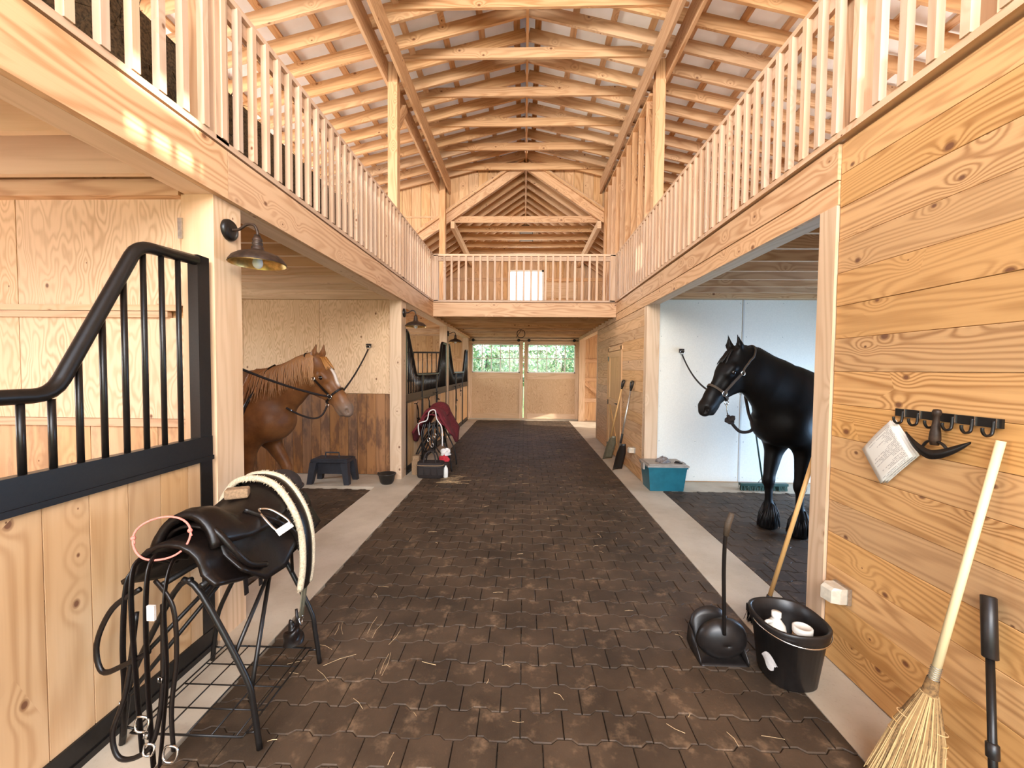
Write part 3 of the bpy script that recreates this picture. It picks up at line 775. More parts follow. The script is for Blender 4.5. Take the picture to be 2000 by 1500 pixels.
pu = [MB().obox((0, 0, 0), (0, 1, 0), (1, 0, -S1*sx), (S1*sx, 0, 1), 11.0, .088, .038).mesh('purlin', 'rafter') for sx in (-1, 1)]
for i, sx in enumerate((-1, 1)):
    for k in range(11):
        xx = .16+.52*k
        link('purlin', pu[i], rf, (sx*xx, 4.27, rz(xx)+.185+.02))
for sx in (-1, 1):
    MB().obox((sx*2.82, 4.27, rz(2.82)+.185+.055), (0, 1, 0), V((1, 0, -S1*sx)).normalized(), V((S1*sx, 0, 1)).normalized(), 11.06, 5.84, .02).build('roof_liner', 'liner', rf)
# doubled purlin beams on posts
for sx, xa in ((-1, XL), (1, XR)):
    bm = thing('header_beam', (xa, 4, 5.9), ('left' if sx < 0 else 'right')+' doubled timber beam under the roof rafters', 'beam', kind='structure')
    for a, b in ((xa-sx*.05, xa-sx*.01), (xa+sx*.19, xa+sx*.23)):
        box('beam_ply', (min(a, b), -1.2, 5.86), (max(a, b), Y_END+.15, 6.17), 'rafter' if sx < 0 else 'pine', bm)
    for y0 in (2.40, 6.0, 9.60):
        o = thing('loft_post', (xa+sx*.07, y0+.07, ZL), '%s loft post at the %s' % ('left' if sx < 0 else 'right', {2.40: 'front, hidden by the near railing', 6.0: 'middle of the loft railing', 9.60: 'far gable opening'}[y0]), 'post', 'loft posts')
        box('post_core', (min(xa+sx*.047, xa+sx*.187), y0, 3.012), (max(xa+sx*.047, xa+sx*.187), y0+.14, 5.858), 'pine', o)
        box('post_tongue', (min(xa+sx*.05, xa+sx*.185), y0+.02, 5.858), (max(xa+sx*.05, xa+sx*.185), y0+.12, 6.16), 'pine', o)
        if y0 == 6.0 or y0 == 9.6:
            MB().beam((xa+sx*.117, y0+.14, 5.25), (xa+sx*.117, y0+.62, 5.87), .06, .10).build('knee_brace', 'pine', o)
# stud wall on the right loft
sw = thing('wall_right', (XR+.1, 7.8, 3), 'open stud wall standing behind the right loft railing', 'wall', kind='structure')
y = 6.45
while y < 9.55:
    MB().obox((XR+.09, y, (3.05+5.82)/2), (0, 0, 1), (0, 1, 0), (1, 0, 0), 5.82-3.05, .038, .088).build('stud', 'pine', sw); y += .405
box('bottom_plate', (XR+.045, 6.3, 3.012), (XR+.135, 9.58, 3.05), 'pine', sw); box('top_plate', (XR+.045, 6.3, 5.82), (XR+.135, 9.58, 5.857), 'pine', sw)
# board screen further back on the near right loft
sw = thing('wall_right', (XR+.7, 2.2, 3), 'short run of rough upright boards in the near right loft', 'wall', kind='structure')
y = 1.35
while y < 2.35:
    MB().obox((XR+.55, y, 3.9), (0, 0, 1), (0, 1, 0), (1, 0, 0), 1.75, .10, .03).build('board', 'rafter', sw); y += .17
box('bottom_plate', (XR+.51, 1.25, 3.012), (XR+.59, 2.35, 3.05), 'pine', sw)

# ------------------------------------------------------------------ far steep gable section
gf = thing('ceiling', (0, 11.6, 6), 'steep far gable roof with close rafters and collar ties', 'ceiling', kind='structure')
S2, ZG = .68, 6.44
box('ridge_board', (-.019, Y_END+.05, ZG-.02), (.019, YE, ZG+.26), 'pine', gf)
mg = [raf_mesh(sx, S2, ZG, .02, 5.05, .20, 'rafter') for sx in (-1, 1)]
for k in range(9):
    for me in mg: link('rafter', me, gf, (0, Y_END+.11+k*.43, 0))
for k in range(6):
    yy = Y_END+.15+k*.645
    MB().box((-1.74, yy-.019, 5.22), (1.74, yy+.019, 5.37)).build('collar_tie', 'rafter' if k else 'pine', gf)
for sx in (-1, 1):
    box('purlin_beam', (min(sx*1.70, sx*1.79), Y_END, 5.04), (max(sx*1.70, sx*1.79), YE, 5.21), 'pine_pale', gf)
    me = raf_mesh(sx, S2, ZG, 0, 5.05, .02, 'rafter', 'roof_board')
    nb = 26; ln = 5.05/math.cos(math.atan(S2))
    ax = V((sx*math.cos(math.atan(S2)), 0, -math.sin(math.atan(S2)))); nz = V((sx*math.sin(math.atan(S2)), 0, math.cos(math.atan(S2))))
    rb = MB().obox((0, 0, 0), (0, 1, 0), ax, nz, YE-Y_END+.1, ln/nb-.006, .02).mesh('roof_board', 'rafter')
    for k in range(nb):
        c = V((0, (YE+Y_END)/2, ZG+.235)) + ax*(ln*(k+.5)/nb)
        link('roof_board', rb, gf, c)
    MB().obox(V((0, (YE+Y_END)/2, ZG+.262))+ax*(ln/2), (0, 1, 0), ax, nz, YE-Y_END+.1, ln+.1, .02).build('roof_sheathing', 'pine_far', gf)
    MB().beam((sx*.02, Y_END+.03, ZG+.09), (sx*5.05, Y_END+.03, ZG+.09-S2*5.03), .05, .19).build('front_rafter', 'pine', gf)
    MB().beam((sx*.5, Y_END-.02, ZG+.275-S2*.5), (sx*5.05, Y_END-.02, ZG+.275-S2*5.05), .05, .06).build('flashing_board', 'pine', gf)
# cheek walls between the shallow roof and the steep roof
for sx in (-1, 1):
    ck = thing('wall_back', (sx*3.5, Y_END, 4), ('left' if sx < 0 else 'right')+' board cheek wall between the two roof slopes', 'wall', kind='structure')
    x = .45
    while x < 5.5:
        xb = min(x+.225, 5.5); xm = (x+xb)/2
        z0 = max(ZG+.20-S2*xm, 3.02); z1 = rz(xm)+.17
        if z1-z0 > .04:
            MB().obox((sx*xm, Y_END+.075, (z0+z1)/2), (0, 0, 1), (1, 0, 0), (0, 1, 0), z1-z0, xb-x-.005, .025).build('board', 'pine_far', ck)
        x += .23
    m = MB(); yb_ = Y_END+.092
    m.fan([(sx*.0, yb_, rz(0)+.3), (sx*.0, yb_, ZG+.1), (sx*5.05, yb_, 3.0), (sx*5.5, yb_, 3.0), (sx*5.5, yb_, rz(5.5)+.25)]); m.build('sheathing', 'pine_far', ck)
    box('seam_batten', (min(sx*1.95, sx*5.4), Y_END+.045, 5.30), (max(sx*1.95, sx*5.4), Y_END+.062, 5.34), 'pine_pale', ck)

# ------------------------------------------------------------------ hay bales in the left loft
def hay_mesh(seed):
    rnd = random.Random(seed); m = MB(); lx, ly, lz = .46, .88, .37
    m.box((-lx/2, -ly/2, 0), (lx/2, ly/2, lz))
    bumps = MB()
    for k in range(420):
        f = rnd.randrange(3); x = rnd.uniform(-lx/2, lx/2); y = rnd.uniform(-ly/2, ly/2); z = rnd.uniform(.01, lz)
        if f == 0: x = lx/2
        elif f == 1: z = lz
        else: y = rnd.choice((-ly/2, ly/2))
        d = V((rnd.uniform(-1, 1), rnd.uniform(-1, 1), rnd.uniform(-.6, .8))).normalized()*rnd.uniform(.04, .11)
        p = V((x, y, z)); q = p+d
        if q.z < .004: q.z = .004
        w = d.cross(V((rnd.uniform(-1, 1), rnd.uniform(-1, 1), 1))).normalized()*.004
        m.fan([p-w, p+w, q+w*.4, q-w*.4])
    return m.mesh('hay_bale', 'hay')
hm = [hay_mesh(k) for k in range(3)]
n = 0
nm = ['first', 'second', 'third', 'fourth', 'fifth']
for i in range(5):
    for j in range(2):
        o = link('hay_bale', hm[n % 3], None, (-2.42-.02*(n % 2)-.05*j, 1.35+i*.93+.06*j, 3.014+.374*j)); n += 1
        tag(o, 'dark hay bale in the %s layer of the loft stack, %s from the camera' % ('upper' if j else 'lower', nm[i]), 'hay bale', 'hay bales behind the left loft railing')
        o.rotation_euler = (0, 0, random.uniform(-.02, .02))

# ------------------------------------------------------------------ outdoors
gr = MB(); gr.box((-40, -30, -.3), (40, 45, -.21)); tag(gr.build('ground', 'grass'), 'grass and ground outside the barn', 'ground', kind='structure')
def bush(seed, loc, r, h, label):
    rnd = random.Random(seed); o = thing('leafy_tree', loc, label, 'tree', 'trees beyond the end doors')
    m = MB()
    for k in range(2200):
        a = rnd.uniform(0, 2*PI); ct = rnd.uniform(-1, 1); st = math.sqrt(1-ct*ct); q = rnd.uniform(.65, 1.0)
        p = V((loc[0]+math.cos(a)*st*r*q, loc[1]+math.sin(a)*st*r*q*.8, loc[2]+.9+h*.5+ct*h*.5*q))
        t = V((rnd.uniform(-1, 1), rnd.uniform(-1, 1), rnd.uniform(-1, 1))).normalized()*.11
        b = t.cross(V((rnd.uniform(-1, 1), rnd.uniform(-1, 1), rnd.uniform(-1, 1)))).normalized()*.06
        m.fan([p-t, p+b, p+t, p-b])
    f = m.build('foliage', 'foliage', o); f['kind'] = 'stuff'
    MB().tube([(loc[0], loc[1], loc[2]), (loc[0]+.1, loc[1], loc[2]+1.6+h*.3)], [.16, .09], 8).build('trunk', 'bark', o, True)
bush(1, (-4.1, 20.5, -.2), 1.9, 3.3, 'leafy green tree seen through the left door window')
bush(2, (-.2, 21.0, -.2), 1.9, 3.4, 'leafy tree seen near the middle of the double doors')
bush(3, (3.7, 20.8, -.2), 1.85, 3.3, 'leafy green tree seen through the right door window')
bush(4, (-2.4, 25.4, -.2), 2.3, 4.0, 'farther tree behind the left door window')
bush(5, (2.4, 25.6, -.2), 2.3, 4.0, 'farther tree behind the right door window')

# ------------------------------------------------------------------ stall fronts
def stall_front(label, y0, y1, profile, door=None, bw=.17, bar_step=.10, ends=True, bars_from=None):
    """black steel front on the aisle plane: profile = top-rail points (y, z); door = (ya, yb) uprights"""
    x = XL-.02
    o = thing('stall_front', (x, (y0+y1)/2, 0), label, 'stall front', 'black steel stall fronts')
    def top(y):
        for (a, za), (b, zb) in zip(profile, profile[1:]):
            if a <= y <= b: return za+(zb-za)*(y-a)/max(b-a, 1e-6)
        return profile[-1][1] if y > profile[-1][0] else profile[0][1]
    pts = []
    P = [V((x, a, z)) for a, z in profile]
    for i, p in enumerate(P):
        if 0 < i < len(P)-1:
            a = (P[i-1]-p); b = (P[i+1]-p); r = min(.07, a.length*.45, b.length*.45)
            q0 = p+a.normalized()*r; q1 = p+b.normalized()*r
            pts += [q0*(1-t)**2+p*2*t*(1-t)+q1*t*t for t in (0, .25, .5, .75, 1)]
        else: pts.append(p)
    MB().tube(pts, .029, 12).build('top_rail', 'black_metal', o, True)
    m = MB(); m.box((x-.022, y0, 1.16), (x+.022, y1, 1.275)); m.box((x-.03, y0, 1.135), (x+.03, y1, 1.16)); m.build('middle_rail', 'black_metal', o)
    m = MB(); m.box((x-.022, y0, .03), (x+.022, y1, .12)); m.box((x-.028, y0, .0), (x+.03, y1, .03)); m.build('bottom_rail', 'black_metal', o)
    if ends:
        for a in (y0, y1-.085):
            MB().box((x-.04, a, 0), (x+.018, a+.085, top(a+.04)+.03)).build('end_post', 'black_metal', o)
    if door:
        for a in door: MB().box((x-.02, a-.028, .02), (x+.035, a+.028, top(a))).build('door_upright', 'black_metal', o)
    y = (bars_from or y0+.10)
    while y < y1-.12:
        z = top(y)-.015
        MB().tube([(x, y, 1.265), (x, y, z)], .0125, 8).build('bar', 'black_metal', o, True); y += bar_step
    y = y0
    while y < y1-.02:
        yb = min(y+bw-.005, y1)
        MB().obox((x-.004, (y+yb)/2, (.12+1.135)/2), (0, 0, 1), (0, 1, 0), (1, 0, 0), 1.015, yb-y, .03).build('board', 'board', o); y += bw
    return o
stall_front('near black steel stall gate with a swooping top rail and upright bars', -.55, 2.335,
            [(-.55, 1.568), (1.545, 1.565), (1.915, 2.265), (2.26, 2.285)], bars_from=.04+.0)
stall_front('far stall front beyond the burgundy saddle, with a dipped top rail', 6.28, 9.615,
            [(6.28, 2.27), (6.42, 2.27), (6.92, 1.575), (8.72, 1.575), (9.14, 2.27), (9.615, 2.27)], door=(7.30, 8.50))
stall_front('farthest stall front next to the double doors, with a dipped top rail', 9.85, 13.27,
            [(9.85, 2.27), (10.02, 2.27), (10.6, 1.575), (12.35, 1.575), (12.8, 2.27), (13.27, 2.27)], door=(10.95, 12.1))

# ------------------------------------------------------------------ gooseneck barn lamps (switched off)
def lamp(y, label):
    o = thing('barn_lamp', (XL, y, 2.52), label, 'lamp', 'gooseneck barn lamps on the posts')
    MB().lathe([(.0001, .030), (.03, .030), (.058, .024), (.066, .012), (.066, 0)], 28, (XL+.001, y, 2.53), (1, 0, 0)).build('wall_plate', 'black_metal', o, True)
    xs, zs = XL+.185, 2.36
    MB().tube(smooth([(XL+.02, y, 2.53), (XL+.07, y, 2.535), (XL+.12, y, 2.565), (XL+.165, y, 2.56), (xs, y, 2.52), (xs, y, 2.48)], 5), .0085, 10).build('gooseneck_arm', 'bronze', o, True)
    sk = MB().lathe([(.0001, .165), (.016, .165), (.02, .15), (.028, .14), (.028, .128), (.024, .125), (.03, .118), (.03, .105), (.026, .1), (.034, .092), (.036, .065)], 20, (xs, y, zs-.025)); sk.build('lamp_socket', 'bronze', o, True)
    prof = [(.034, .075), (.05, .066), (.075, .058), (.11, .045), (.14, .025), (.157, .0), (.160, -.012)]
    sh = MB().lathe(prof, 36, (xs, y, zs-.025)).build('lamp_shade', 'bronze', o, True)
    MB().lathe([(r-.003, h-.003) for r, h in prof][1:], 36, (xs, y, zs-.025)).build('shade_lining', 'brass', sh, True)
    MB().lathe([(.0001, -.052), (.014, -.049), (.026, -.035), (.030, -.018), (.026, .0), (.016, .02), (.014, .05)], 16, (xs, y, zs-.015)).build('bulb', 'bulb', o, True)
lamp(2.49, 'bronze barn lamp on the near post, white bulb showing')
lamp(6.16, 'barn lamp on the post beyond the chestnut horse')
lamp(9.735, 'farthest barn lamp, between the two far stalls')

# ------------------------------------------------------------------ tie rings and cross ties are placed with the horses
def tie_ring(p, ny, label):
    """p on the wall, ny = direction out of the wall (+-1 along y)"""
    o = thing('tie_ring', p, label, 'tie ring', 'wall tie rings'); p = V(p)
    c = p+V((0, ny*.016, 0))
    MB().obox(c, (1, 0, 0), (0, 1, 0), (0, 0, 1), .07, .032, .06).build('rubber_block', 'black_plastic', o)
    q = p+V((0, ny*.045, -.015)); R = .032
    MB().tube([q+V((R*math.cos(t*2*PI/20), 0, R*math.sin(t*2*PI/20)-.01)) for t in range(20)], .004, 8, True).build('ring', 'steel', o, True)
    return q+V((0, 0, -.045))

# ------------------------------------------------------------------ things in the left bay
st = thing('step_stool', (-2.80, 5.84, 0), 'blue-black plastic step stool with a carry handle beside the planks', 'stool')
m = MB(); m.box((-3.07, 5.71, .31), (-2.53, 5.99, .35)); m.box((-3.05, 5.73, .35), (-2.55, 5.97, .362)); m.build('stool_top', 'dark_blue', st)
for sx, sy in ((-1, -1), (1, -1), (-1, 1), (1, 1)):
    a = V((-2.80+sx*.225, 5.85+sy*.11, .31)); b = V((-2.80+sx*.272, 5.85+sy*.15, .0))
    P = []
    for c, w in ((b, .036), (a, .05)):
        P.append([c+V((dx*w, dy*w, 0)) for dx, dy in ((-1, -1), (1, -1), (1, 1), (-1, 1))])
    MB().grid(P, closed_v=True).build('leg', 'dark_blue', st)
m = MB(); m.box((-2.98, 5.745, .14), (-2.62, 5.765, .31)); m.box((-2.98, 5.935, .14), (-2.62, 5.955, .31)); m.build('apron', 'dark_blue', st)
MB().tube([(-2.92, 5.86, .362), (-2.92, 5.86, .43), (-2.72, 5.86, .43), (-2.72, 5.86, .362)], .012, 8).build('carry_handle', 'dark_blue', st)
bw = thing('feed_bowl', (-1.985, 5.80, 0), 'small black rubber feed bowl by the pale post', 'bowl')
MB().lathe([(.0001, .004), (.075, .0), (.095, .03), (.122, .135), (.132, .14), (.132, .15), (.118, .15), (.09, .035), (.0001, .02)], 28, (-1.985, 5.80, 0)).build('bowl_body', 'black_plastic', bw, True)
MB().tube([(-2.1, 5.80, .14), (-2.125, 5.80, .15), (-2.125, 5.84, .15), (-2.1, 5.84, .14)], .006, 6).build('lug', 'black_plastic', bw)

# ------------------------------------------------------------------ right bay: teal bin, rags, push broom
tb = thing('storage_bin', (2.0, 5.80, 0), 'teal plastic storage bin with a grey lid against the stained post', 'storage bin')
def frustum(x0, x1, y0, y1, z0, z1, ins):
    return [[V((x0+i, y0+i, z)), V((x1-i, y0+i, z)), V((x1-i, y1-i, z)), V((x0+i, y1-i, z))] for z, i in ((z0, ins), (z1, 0))]
m = MB(); g = frustum(1.745, 2.275, 5.62, 6.02, .002, .345, .035); m.grid(g, closed_v=True); m.fan(list(reversed(g[0]))); m.fan(g[1])
m.box((1.735, 5.61, .325), (2.285, 6.03, .345)); m.build('bin_body', 'teal', tb)
m = MB(); m.box((1.725, 5.60, .346), (2.295, 6.035, .368)); m.box((1.755, 5.63, .368), (2.265, 6.005, .382)); m.build('bin_lid', 'lid_grey', tb)
for xx in (1.722, 2.298): box('latch', (xx-.012, 5.76, .28), (xx+.012, 5.88, .372), 'lid_grey', tb)
def crumple(o, rx, ry, rz_, seed, mat, name, parent=None):
    rnd = random.Random(seed); ph = [(rnd.uniform(1, 5), rnd.uniform(1, 5), rnd.uniform(0, 6)) for _ in range(6)]
    P = []
    for i in range(15):
        a = PI*.5*i/14; row = []
        for k in range(26):
            t = 2*PI*k/26; q = 1+.16*sum(math.sin(a*p0*1.6+t*round(p1)+p2) for p0, p1, p2 in ph)/2
            row.append(V((o[0]+rx*math.sin(a)*math.cos(t)*q, o[1]+ry*math.sin(a)*math.sin(t)*q, o[2]+max(rz_*math.cos(a)*q, 0)+.001)))
        P.append(row)
    return MB().grid(P, closed_v=True).build(name, mat, parent, True)
tag(crumple((1.99, 5.77, .383), .085, .07, .075, 3, 'rag', 'rag'), 'crumpled grey rag on the teal bin lid', 'rag')
m = MB(); m.tube(smooth([(2.13, 5.72, .392), (2.18, 5.70, .394), (2.22, 5.75, .392), (2.17, 5.79, .392)], 5), .009, 8); m.tube([(2.18, 5.70, .392), (2.23, 5.68, .392)], .007, 6)
tag(m.build('leather_strap', 'black_leather', None, True), 'short dark leather strap lying on the teal bin lid', 'strap')
pb = thing('push_broom', (3.40, 5.80, 0), 'green push broom standing against the white wall behind the black horse', 'broom')
box('broom_block', (3.08, 5.75, .07), (3.74, 5.82, .105), 'green_metal', pb)
m = MB(); rnd = random.Random(4)
for k in range(620):
    x = rnd.uniform(3.085, 3.735); y = rnd.uniform(5.75, 5.82); e = V((x+rnd.uniform(-.02, .02), y+rnd.uniform(-.03, .02), rnd.uniform(.001, .008)))
    w = V((.003, .001, 0)); p = V((x, y, .072)); m.fan([p-w, p+w, e+w, e-w])
f = m.build('bristles', 'green_brush', pb); f['kind'] = 'stuff'
MB().tube([(3.40, 5.78, .10), (3.375, 6.12, 1.36)], .0115, 10).build('handle', 'green_metal', pb, True)
m = MB(); m.tube([(3.33, 5.785, .105), (3.40, 5.80, .18), (3.47, 5.785, .105)], .005, 6); m.build('bracket', 'steel', pb, True)

# ------------------------------------------------------------------ right wall, near: hook rail and what hangs on it
hr = thing('hook_rail', (XR, 1.78, 1.5), 'black steel hook rail screwed to the near plank wall', 'hook rail')
m = MB(); m.box((XR-.012, 1.56, 1.478), (XR-.001, 1.995, 1.514)); m.build('rail_bar', 'black_metal', hr)
for k in range(6):
    y = 1.955-k*.074
    MB().tube(smooth([(XR-.012, y, 1.505), (XR-.014, y, 1.475), (XR-.020, y, 1.452), (XR-.040, y, 1.448), (XR-.052, y, 1.462), (XR-.054, y, 1.478)], 4), .0055, 8).build('hook', 'black_metal', hr, True)
    MB().box((XR-.015, y-.013, 1.478), (XR-.012, y-.008, 1.514)).build('clip', 'steel', hr)
pp = thing('paper_sheaf', (XR, 1.98, 1.3), 'sheaf of printed papers hanging by a corner from the hook rail', 'papers')
# hung by its top corner, like a diamond
cr = V((0, 1.985, 1.462)); du = V((0, .157, -.172)); dv = V((0, -.125, -.148))
for k in range(3):
    m = MB(); x = XR-.016-k*.006; P = []; b = len(m.v); N = 8
    for i in range(N+1):
        for j in range(N+1):
            s_, t_ = i/N, j/N; q = cr+du*s_*(1+.0*k)+dv*t_+V((0, .006*k, -.003*k)); bow = .003*math.sin(PI*s_)*(1+k*.6) + .003*t_*k
            m.v.append((x-bow-.002, q.y, q.z))
    for i in range(N):
        for j in range(N):
            m.face((b+i*(N+1)+j, b+(i+1)*(N+1)+j, b+(i+1)*(N+1)+j+1, b+i*(N+1)+j+1), [(i/N, 1-j/N), ((i+1)/N, 1-j/N), ((i+1)/N, 1-(j+1)/N), (i/N, 1-(j+1)/N)])
    o = m.build('sheet', 'paper', pp, True)
    md = o.modifiers.new('thick', 'SOLIDIFY'); md.thickness = .0008
hk = thing('hoof_tool', (XR, 1.77, 1.42), 'turned wooden handled tool with a curved dark blade on the hook rail', 'tool')
MB().lathe([(.0001, .0), (.012, .002), (.016, .012), (.014, .024), (.010, .034), (.012, .06), (.018, .10), (.020, .13), (.014, .155), (.0001, .156)], 18, (XR-.042, 1.768, 1.532), (0, .03, -1)).build('turned_handle', 'bronze', hk, True)
P = []
for i in range(25):
    t = -1+2*i/24; y = 1.768-t*.135+.01; z = 1.335+.075*abs(t)**1.6; w = .016*(1-abs(t)**3)+.004
    P.append([V((XR-.03-.02*(1-t*t), y, z+w)), V((XR-.036-.02*(1-t*t), y, z+w)), V((XR-.036-.02*(1-t*t), y, z-w)), V((XR-.03-.02*(1-t*t), y, z-w))])
MB().grid(P, closed_v=True).build('curved_blade', 'black_metal', hk, True)
MB().tube(smooth([(XR-.045, 1.82, 1.362), (XR-.045, 1.80, 1.388), (XR-.044, 1.768, 1.395), (XR-.045, 1.735, 1.386), (XR-.045, 1.71, 1.36)], 5), .006, 8).build('yoke', 'black_metal', hk, True)

def outlet(y, z, label):
    o = thing('outlet_cover', (XR, y, z), label, 'outlet cover')
    MB().box((XR-.022, y-.055, z-.045), (XR-.001, y+.055, z+.045)).build('outlet_box', 'galv', o)
    m = MB(); P = []
    for yy, d in ((y-.05, .035), (y-.035, .075), (y+.03, .085), (y+.05, .06)):
        P.append([V((XR-.022, yy, z-.042)), V((XR-.022, yy, z+.042)), V((XR-.022-d*.8, yy, z+.042)), V((XR-.022-d, yy, z+.025)), V((XR-.022-d, yy, z-.042))])
    m.grid(P, closed_v=True); m.fan(P[0]); m.fan(list(reversed(P[-1]))); m.build('bubble_cover', 'clear_plastic', o)
outlet(2.27, .455, 'clear bubble outlet cover low on the near plank wall above the bucket')
outlet(6.55, .40, 'small outlet cover low on the far plank wall behind the shovels')

# ------------------------------------------------------------------ corn broom and black telescopic tool
cb = thing('corn_broom', (1.52, 1.58, 0), 'straw corn broom with a pale wooden handle leaning on the plank wall', 'broom')
A, B_ = V((1.772, 1.545, 1.435)), V((1.600, 1.575, .50)); ax = (B_-A).normalized(); low = V((1.50, 1.575, .015))
MB().tube([A, A+(B_-A)*.5, B_], [.0135, .0135, .0145], 14).build('broom_handle', 'handle_wood', cb, True)
sd_ = V((.74, -.67, .0)); sd_ = (sd_-ax*sd_.dot(ax)).normalized(); nr = ax.cross(sd_)
rnd = random.Random(5)
core = []
for t, w, th in ((0, .019, .019), (.06, .024, .022), (.10, .042, .032), (.16, .060, .034), (.26, .072, .030), (.38, .085, .024), (.47, .095, .018)):
    c = B_+(low-B_)*min(t/.49, .985)
    core.append([c+sd_*w*math.cos(2*PI*k/20)+nr*th*math.sin(2*PI*k/20) for k in range(20)])
MB().grid(core, closed_v=True).build('bristle_core', 'straw_dark', cb, True)
for mt, cnt in (('straw', 560), ('straw_mid', 520), ('straw_dark', 380)):
    m = MB()
    for k in range(cnt):
        a = rnd.uniform(-1, 1); b2 = rnd.choice((-1, 1))*math.sqrt(max(0, 1-a*a))*rnd.uniform(.7, 1.35)
        p = B_+(low-B_)*.12+sd_*a*.026+nr*b2*.026; q = B_+(low-B_)*.45+sd_*a*.075+nr*b2*.034
        e = B_+(low-B_)*rnd.uniform(.9, .985)+sd_*(a*.105+rnd.uniform(-.014, .014))+nr*b2*.026; w = sd_*.0017
        m.grid([[p-w, p+w], [q-w, q+w], [e-w*.6, e+w*.6]])
    f = m.build('bristles', mt, cb); f['kind'] = 'stuff'
for t, w in ((.36, .072), (.44, .078), (.52, .083)):
    c = B_+(low-B_)*t
    MB().tube([c+sd_*w*math.cos(2*PI*k/24)+nr*.036*math.sin(2*PI*k/24) for k in range(24)], .0022, 6, True).build('stitching', 'handle_old', cb, True)
MB().tube([B_+ax*(-.05+.008*k/8)+sd_*.0165*math.cos(k*.785)+nr*.0165*math.sin(k*.785) for k in range(60)], .0016, 5).build('wire_binding', 'galv', cb, True)
tt = thing('telescopic_tool', (1.56, 1.40, 0), 'black telescopic tool with a foam grip in the lower right corner', 'tool')
a, b = V((1.765, 1.553, .845)), V((1.60, 1.345, 0.012)); d = (b-a)
MB().tube([a, a+d*.004, a+d*.245, a+d*.25], [.018, .0225, .0225, .018], 14).build('foam_grip', 'black_plastic', tt, True)
MB().tube([a+d*.25, b], .0125, 12).build('shaft', 'black_metal', tt, True)
MB().tube([a+d*.56, a+d*.565, a+d*.615, a+d*.62], [.013, .0185, .0185, .013], 12).build('clamp_collar', 'black_plastic', tt, True)
MB().lathe([(.0001, .02), (.016, .018), (.02, .0), (.0001, -.0)], 12, b+V((0, 0, -.010))).build('rubber_tip', 'black_plastic', tt, True)

# ------------------------------------------------------------------ bucket with bottles
bc = V((1.475, 2.235, 0)); bk = thing('bucket', bc, 'black flat-sided bucket holding bottles in front of the near post', 'bucket')
def bprof(r, z, n=40):
    out = []
    for k in range(n):
        t = 2*PI*k/n; c, s_ = math.cos(t), math.sin(t); q = r/(abs(c)**2.6+abs(s_)**2.6)**(1/2.6)
        out.append(bc+V((c*q*.94, s_*q, z)))
    return out
prof = [(.0001, .004), (.128, .002), (.136, .012), (.168, .27), (.178, .272), (.182, .30), (.186, .318), (.188, .334), (.180, .340), (.170, .332), (.163, .27), (.13, .02), (.0001, .016)]
MB().grid([bprof(r, z) for r, z in prof], closed_v=True).build('bucket_body', 'black_plastic', bk, True)
h = [bc+V((-.178*math.cos(t), -.178*math.sin(t)*.0, .325))+V((0, -.16*math.sin(t), -.04*math.sin(t)+.008*math.sin(2*t))) for t in [PI*k/24 for k in range(25)]]
h = [bc+V((-.19*math.cos(PI*k/24)*1.0, -.205*math.sin(PI*k/24), .318-.03*math.sin(PI*k/24))) for k in range(25)]
MB().tube(h, .0035, 8).build('wire_bail', 'steel', bk, True)
P = []
for i in range(9):
    t = PI+.10+.62*i/8
    for_ = []
    for z in (.17, .12, .07):
        q = .136+(.168-.136)*(z-.012)/.258
        c, s_ = math.cos(t), math.sin(t); q2 = q/(abs(c)**2.6+abs(s_)**2.6)**(1/2.6)+.0015
        zz = z if z == .12 else .12+(z-.12)*math.sin(PI*(i+.35)/8.7)
        for_.append(bc+V((c*q2*.94, s_*q2, zz)))
    P.append(for_)
MB().grid(P).build('sticker', 'white_cloth', bk, True)
jg = thing('jug', bc+V((-.045, .03, .09)), 'white plastic jug with a loop handle standing inside the bucket', 'jug')
o = bc+V((-.045, .03, .09))
MB().lathe([(.0001, 0), (.052, 0), (.056, .012), (.056, .155), (.05, .18), (.026, .208), (.021, .215), (.021, .225)], 24, o, sx=.85).build('jug_body', 'white_plastic', jg, True)
MB().lathe([(.024, .222), (.024, .248), (.0001, .25)], 18, o).build('cap', 'white_plastic', jg, True)
MB().tube(smooth([o+V((-.03, -.01, .2)), o+V((-.062, -.015, .2)), o+V((-.068, -.015, .165)), o+V((-.047, -.01, .14))], 4), .010, 8).build('loop_handle', 'white_plastic', jg, True)
jr = thing('jar', bc+V((.06, -.03, .10)), 'round jar with a white lid standing inside the bucket', 'jar')
o = bc+V((.06, -.03, .10))
MB().lathe([(.0001, 0), (.044, 0), (.047, .01), (.047, .15), (.041, .165)], 24, o).build('jar_body', 'tan', jr, True)
MB().lathe([(.048, .163), (.049, .192), (.04, .197), (.038, .192), (.0001, .192)], 24, o).build('jar_lid', 'white_plastic', jr, True)

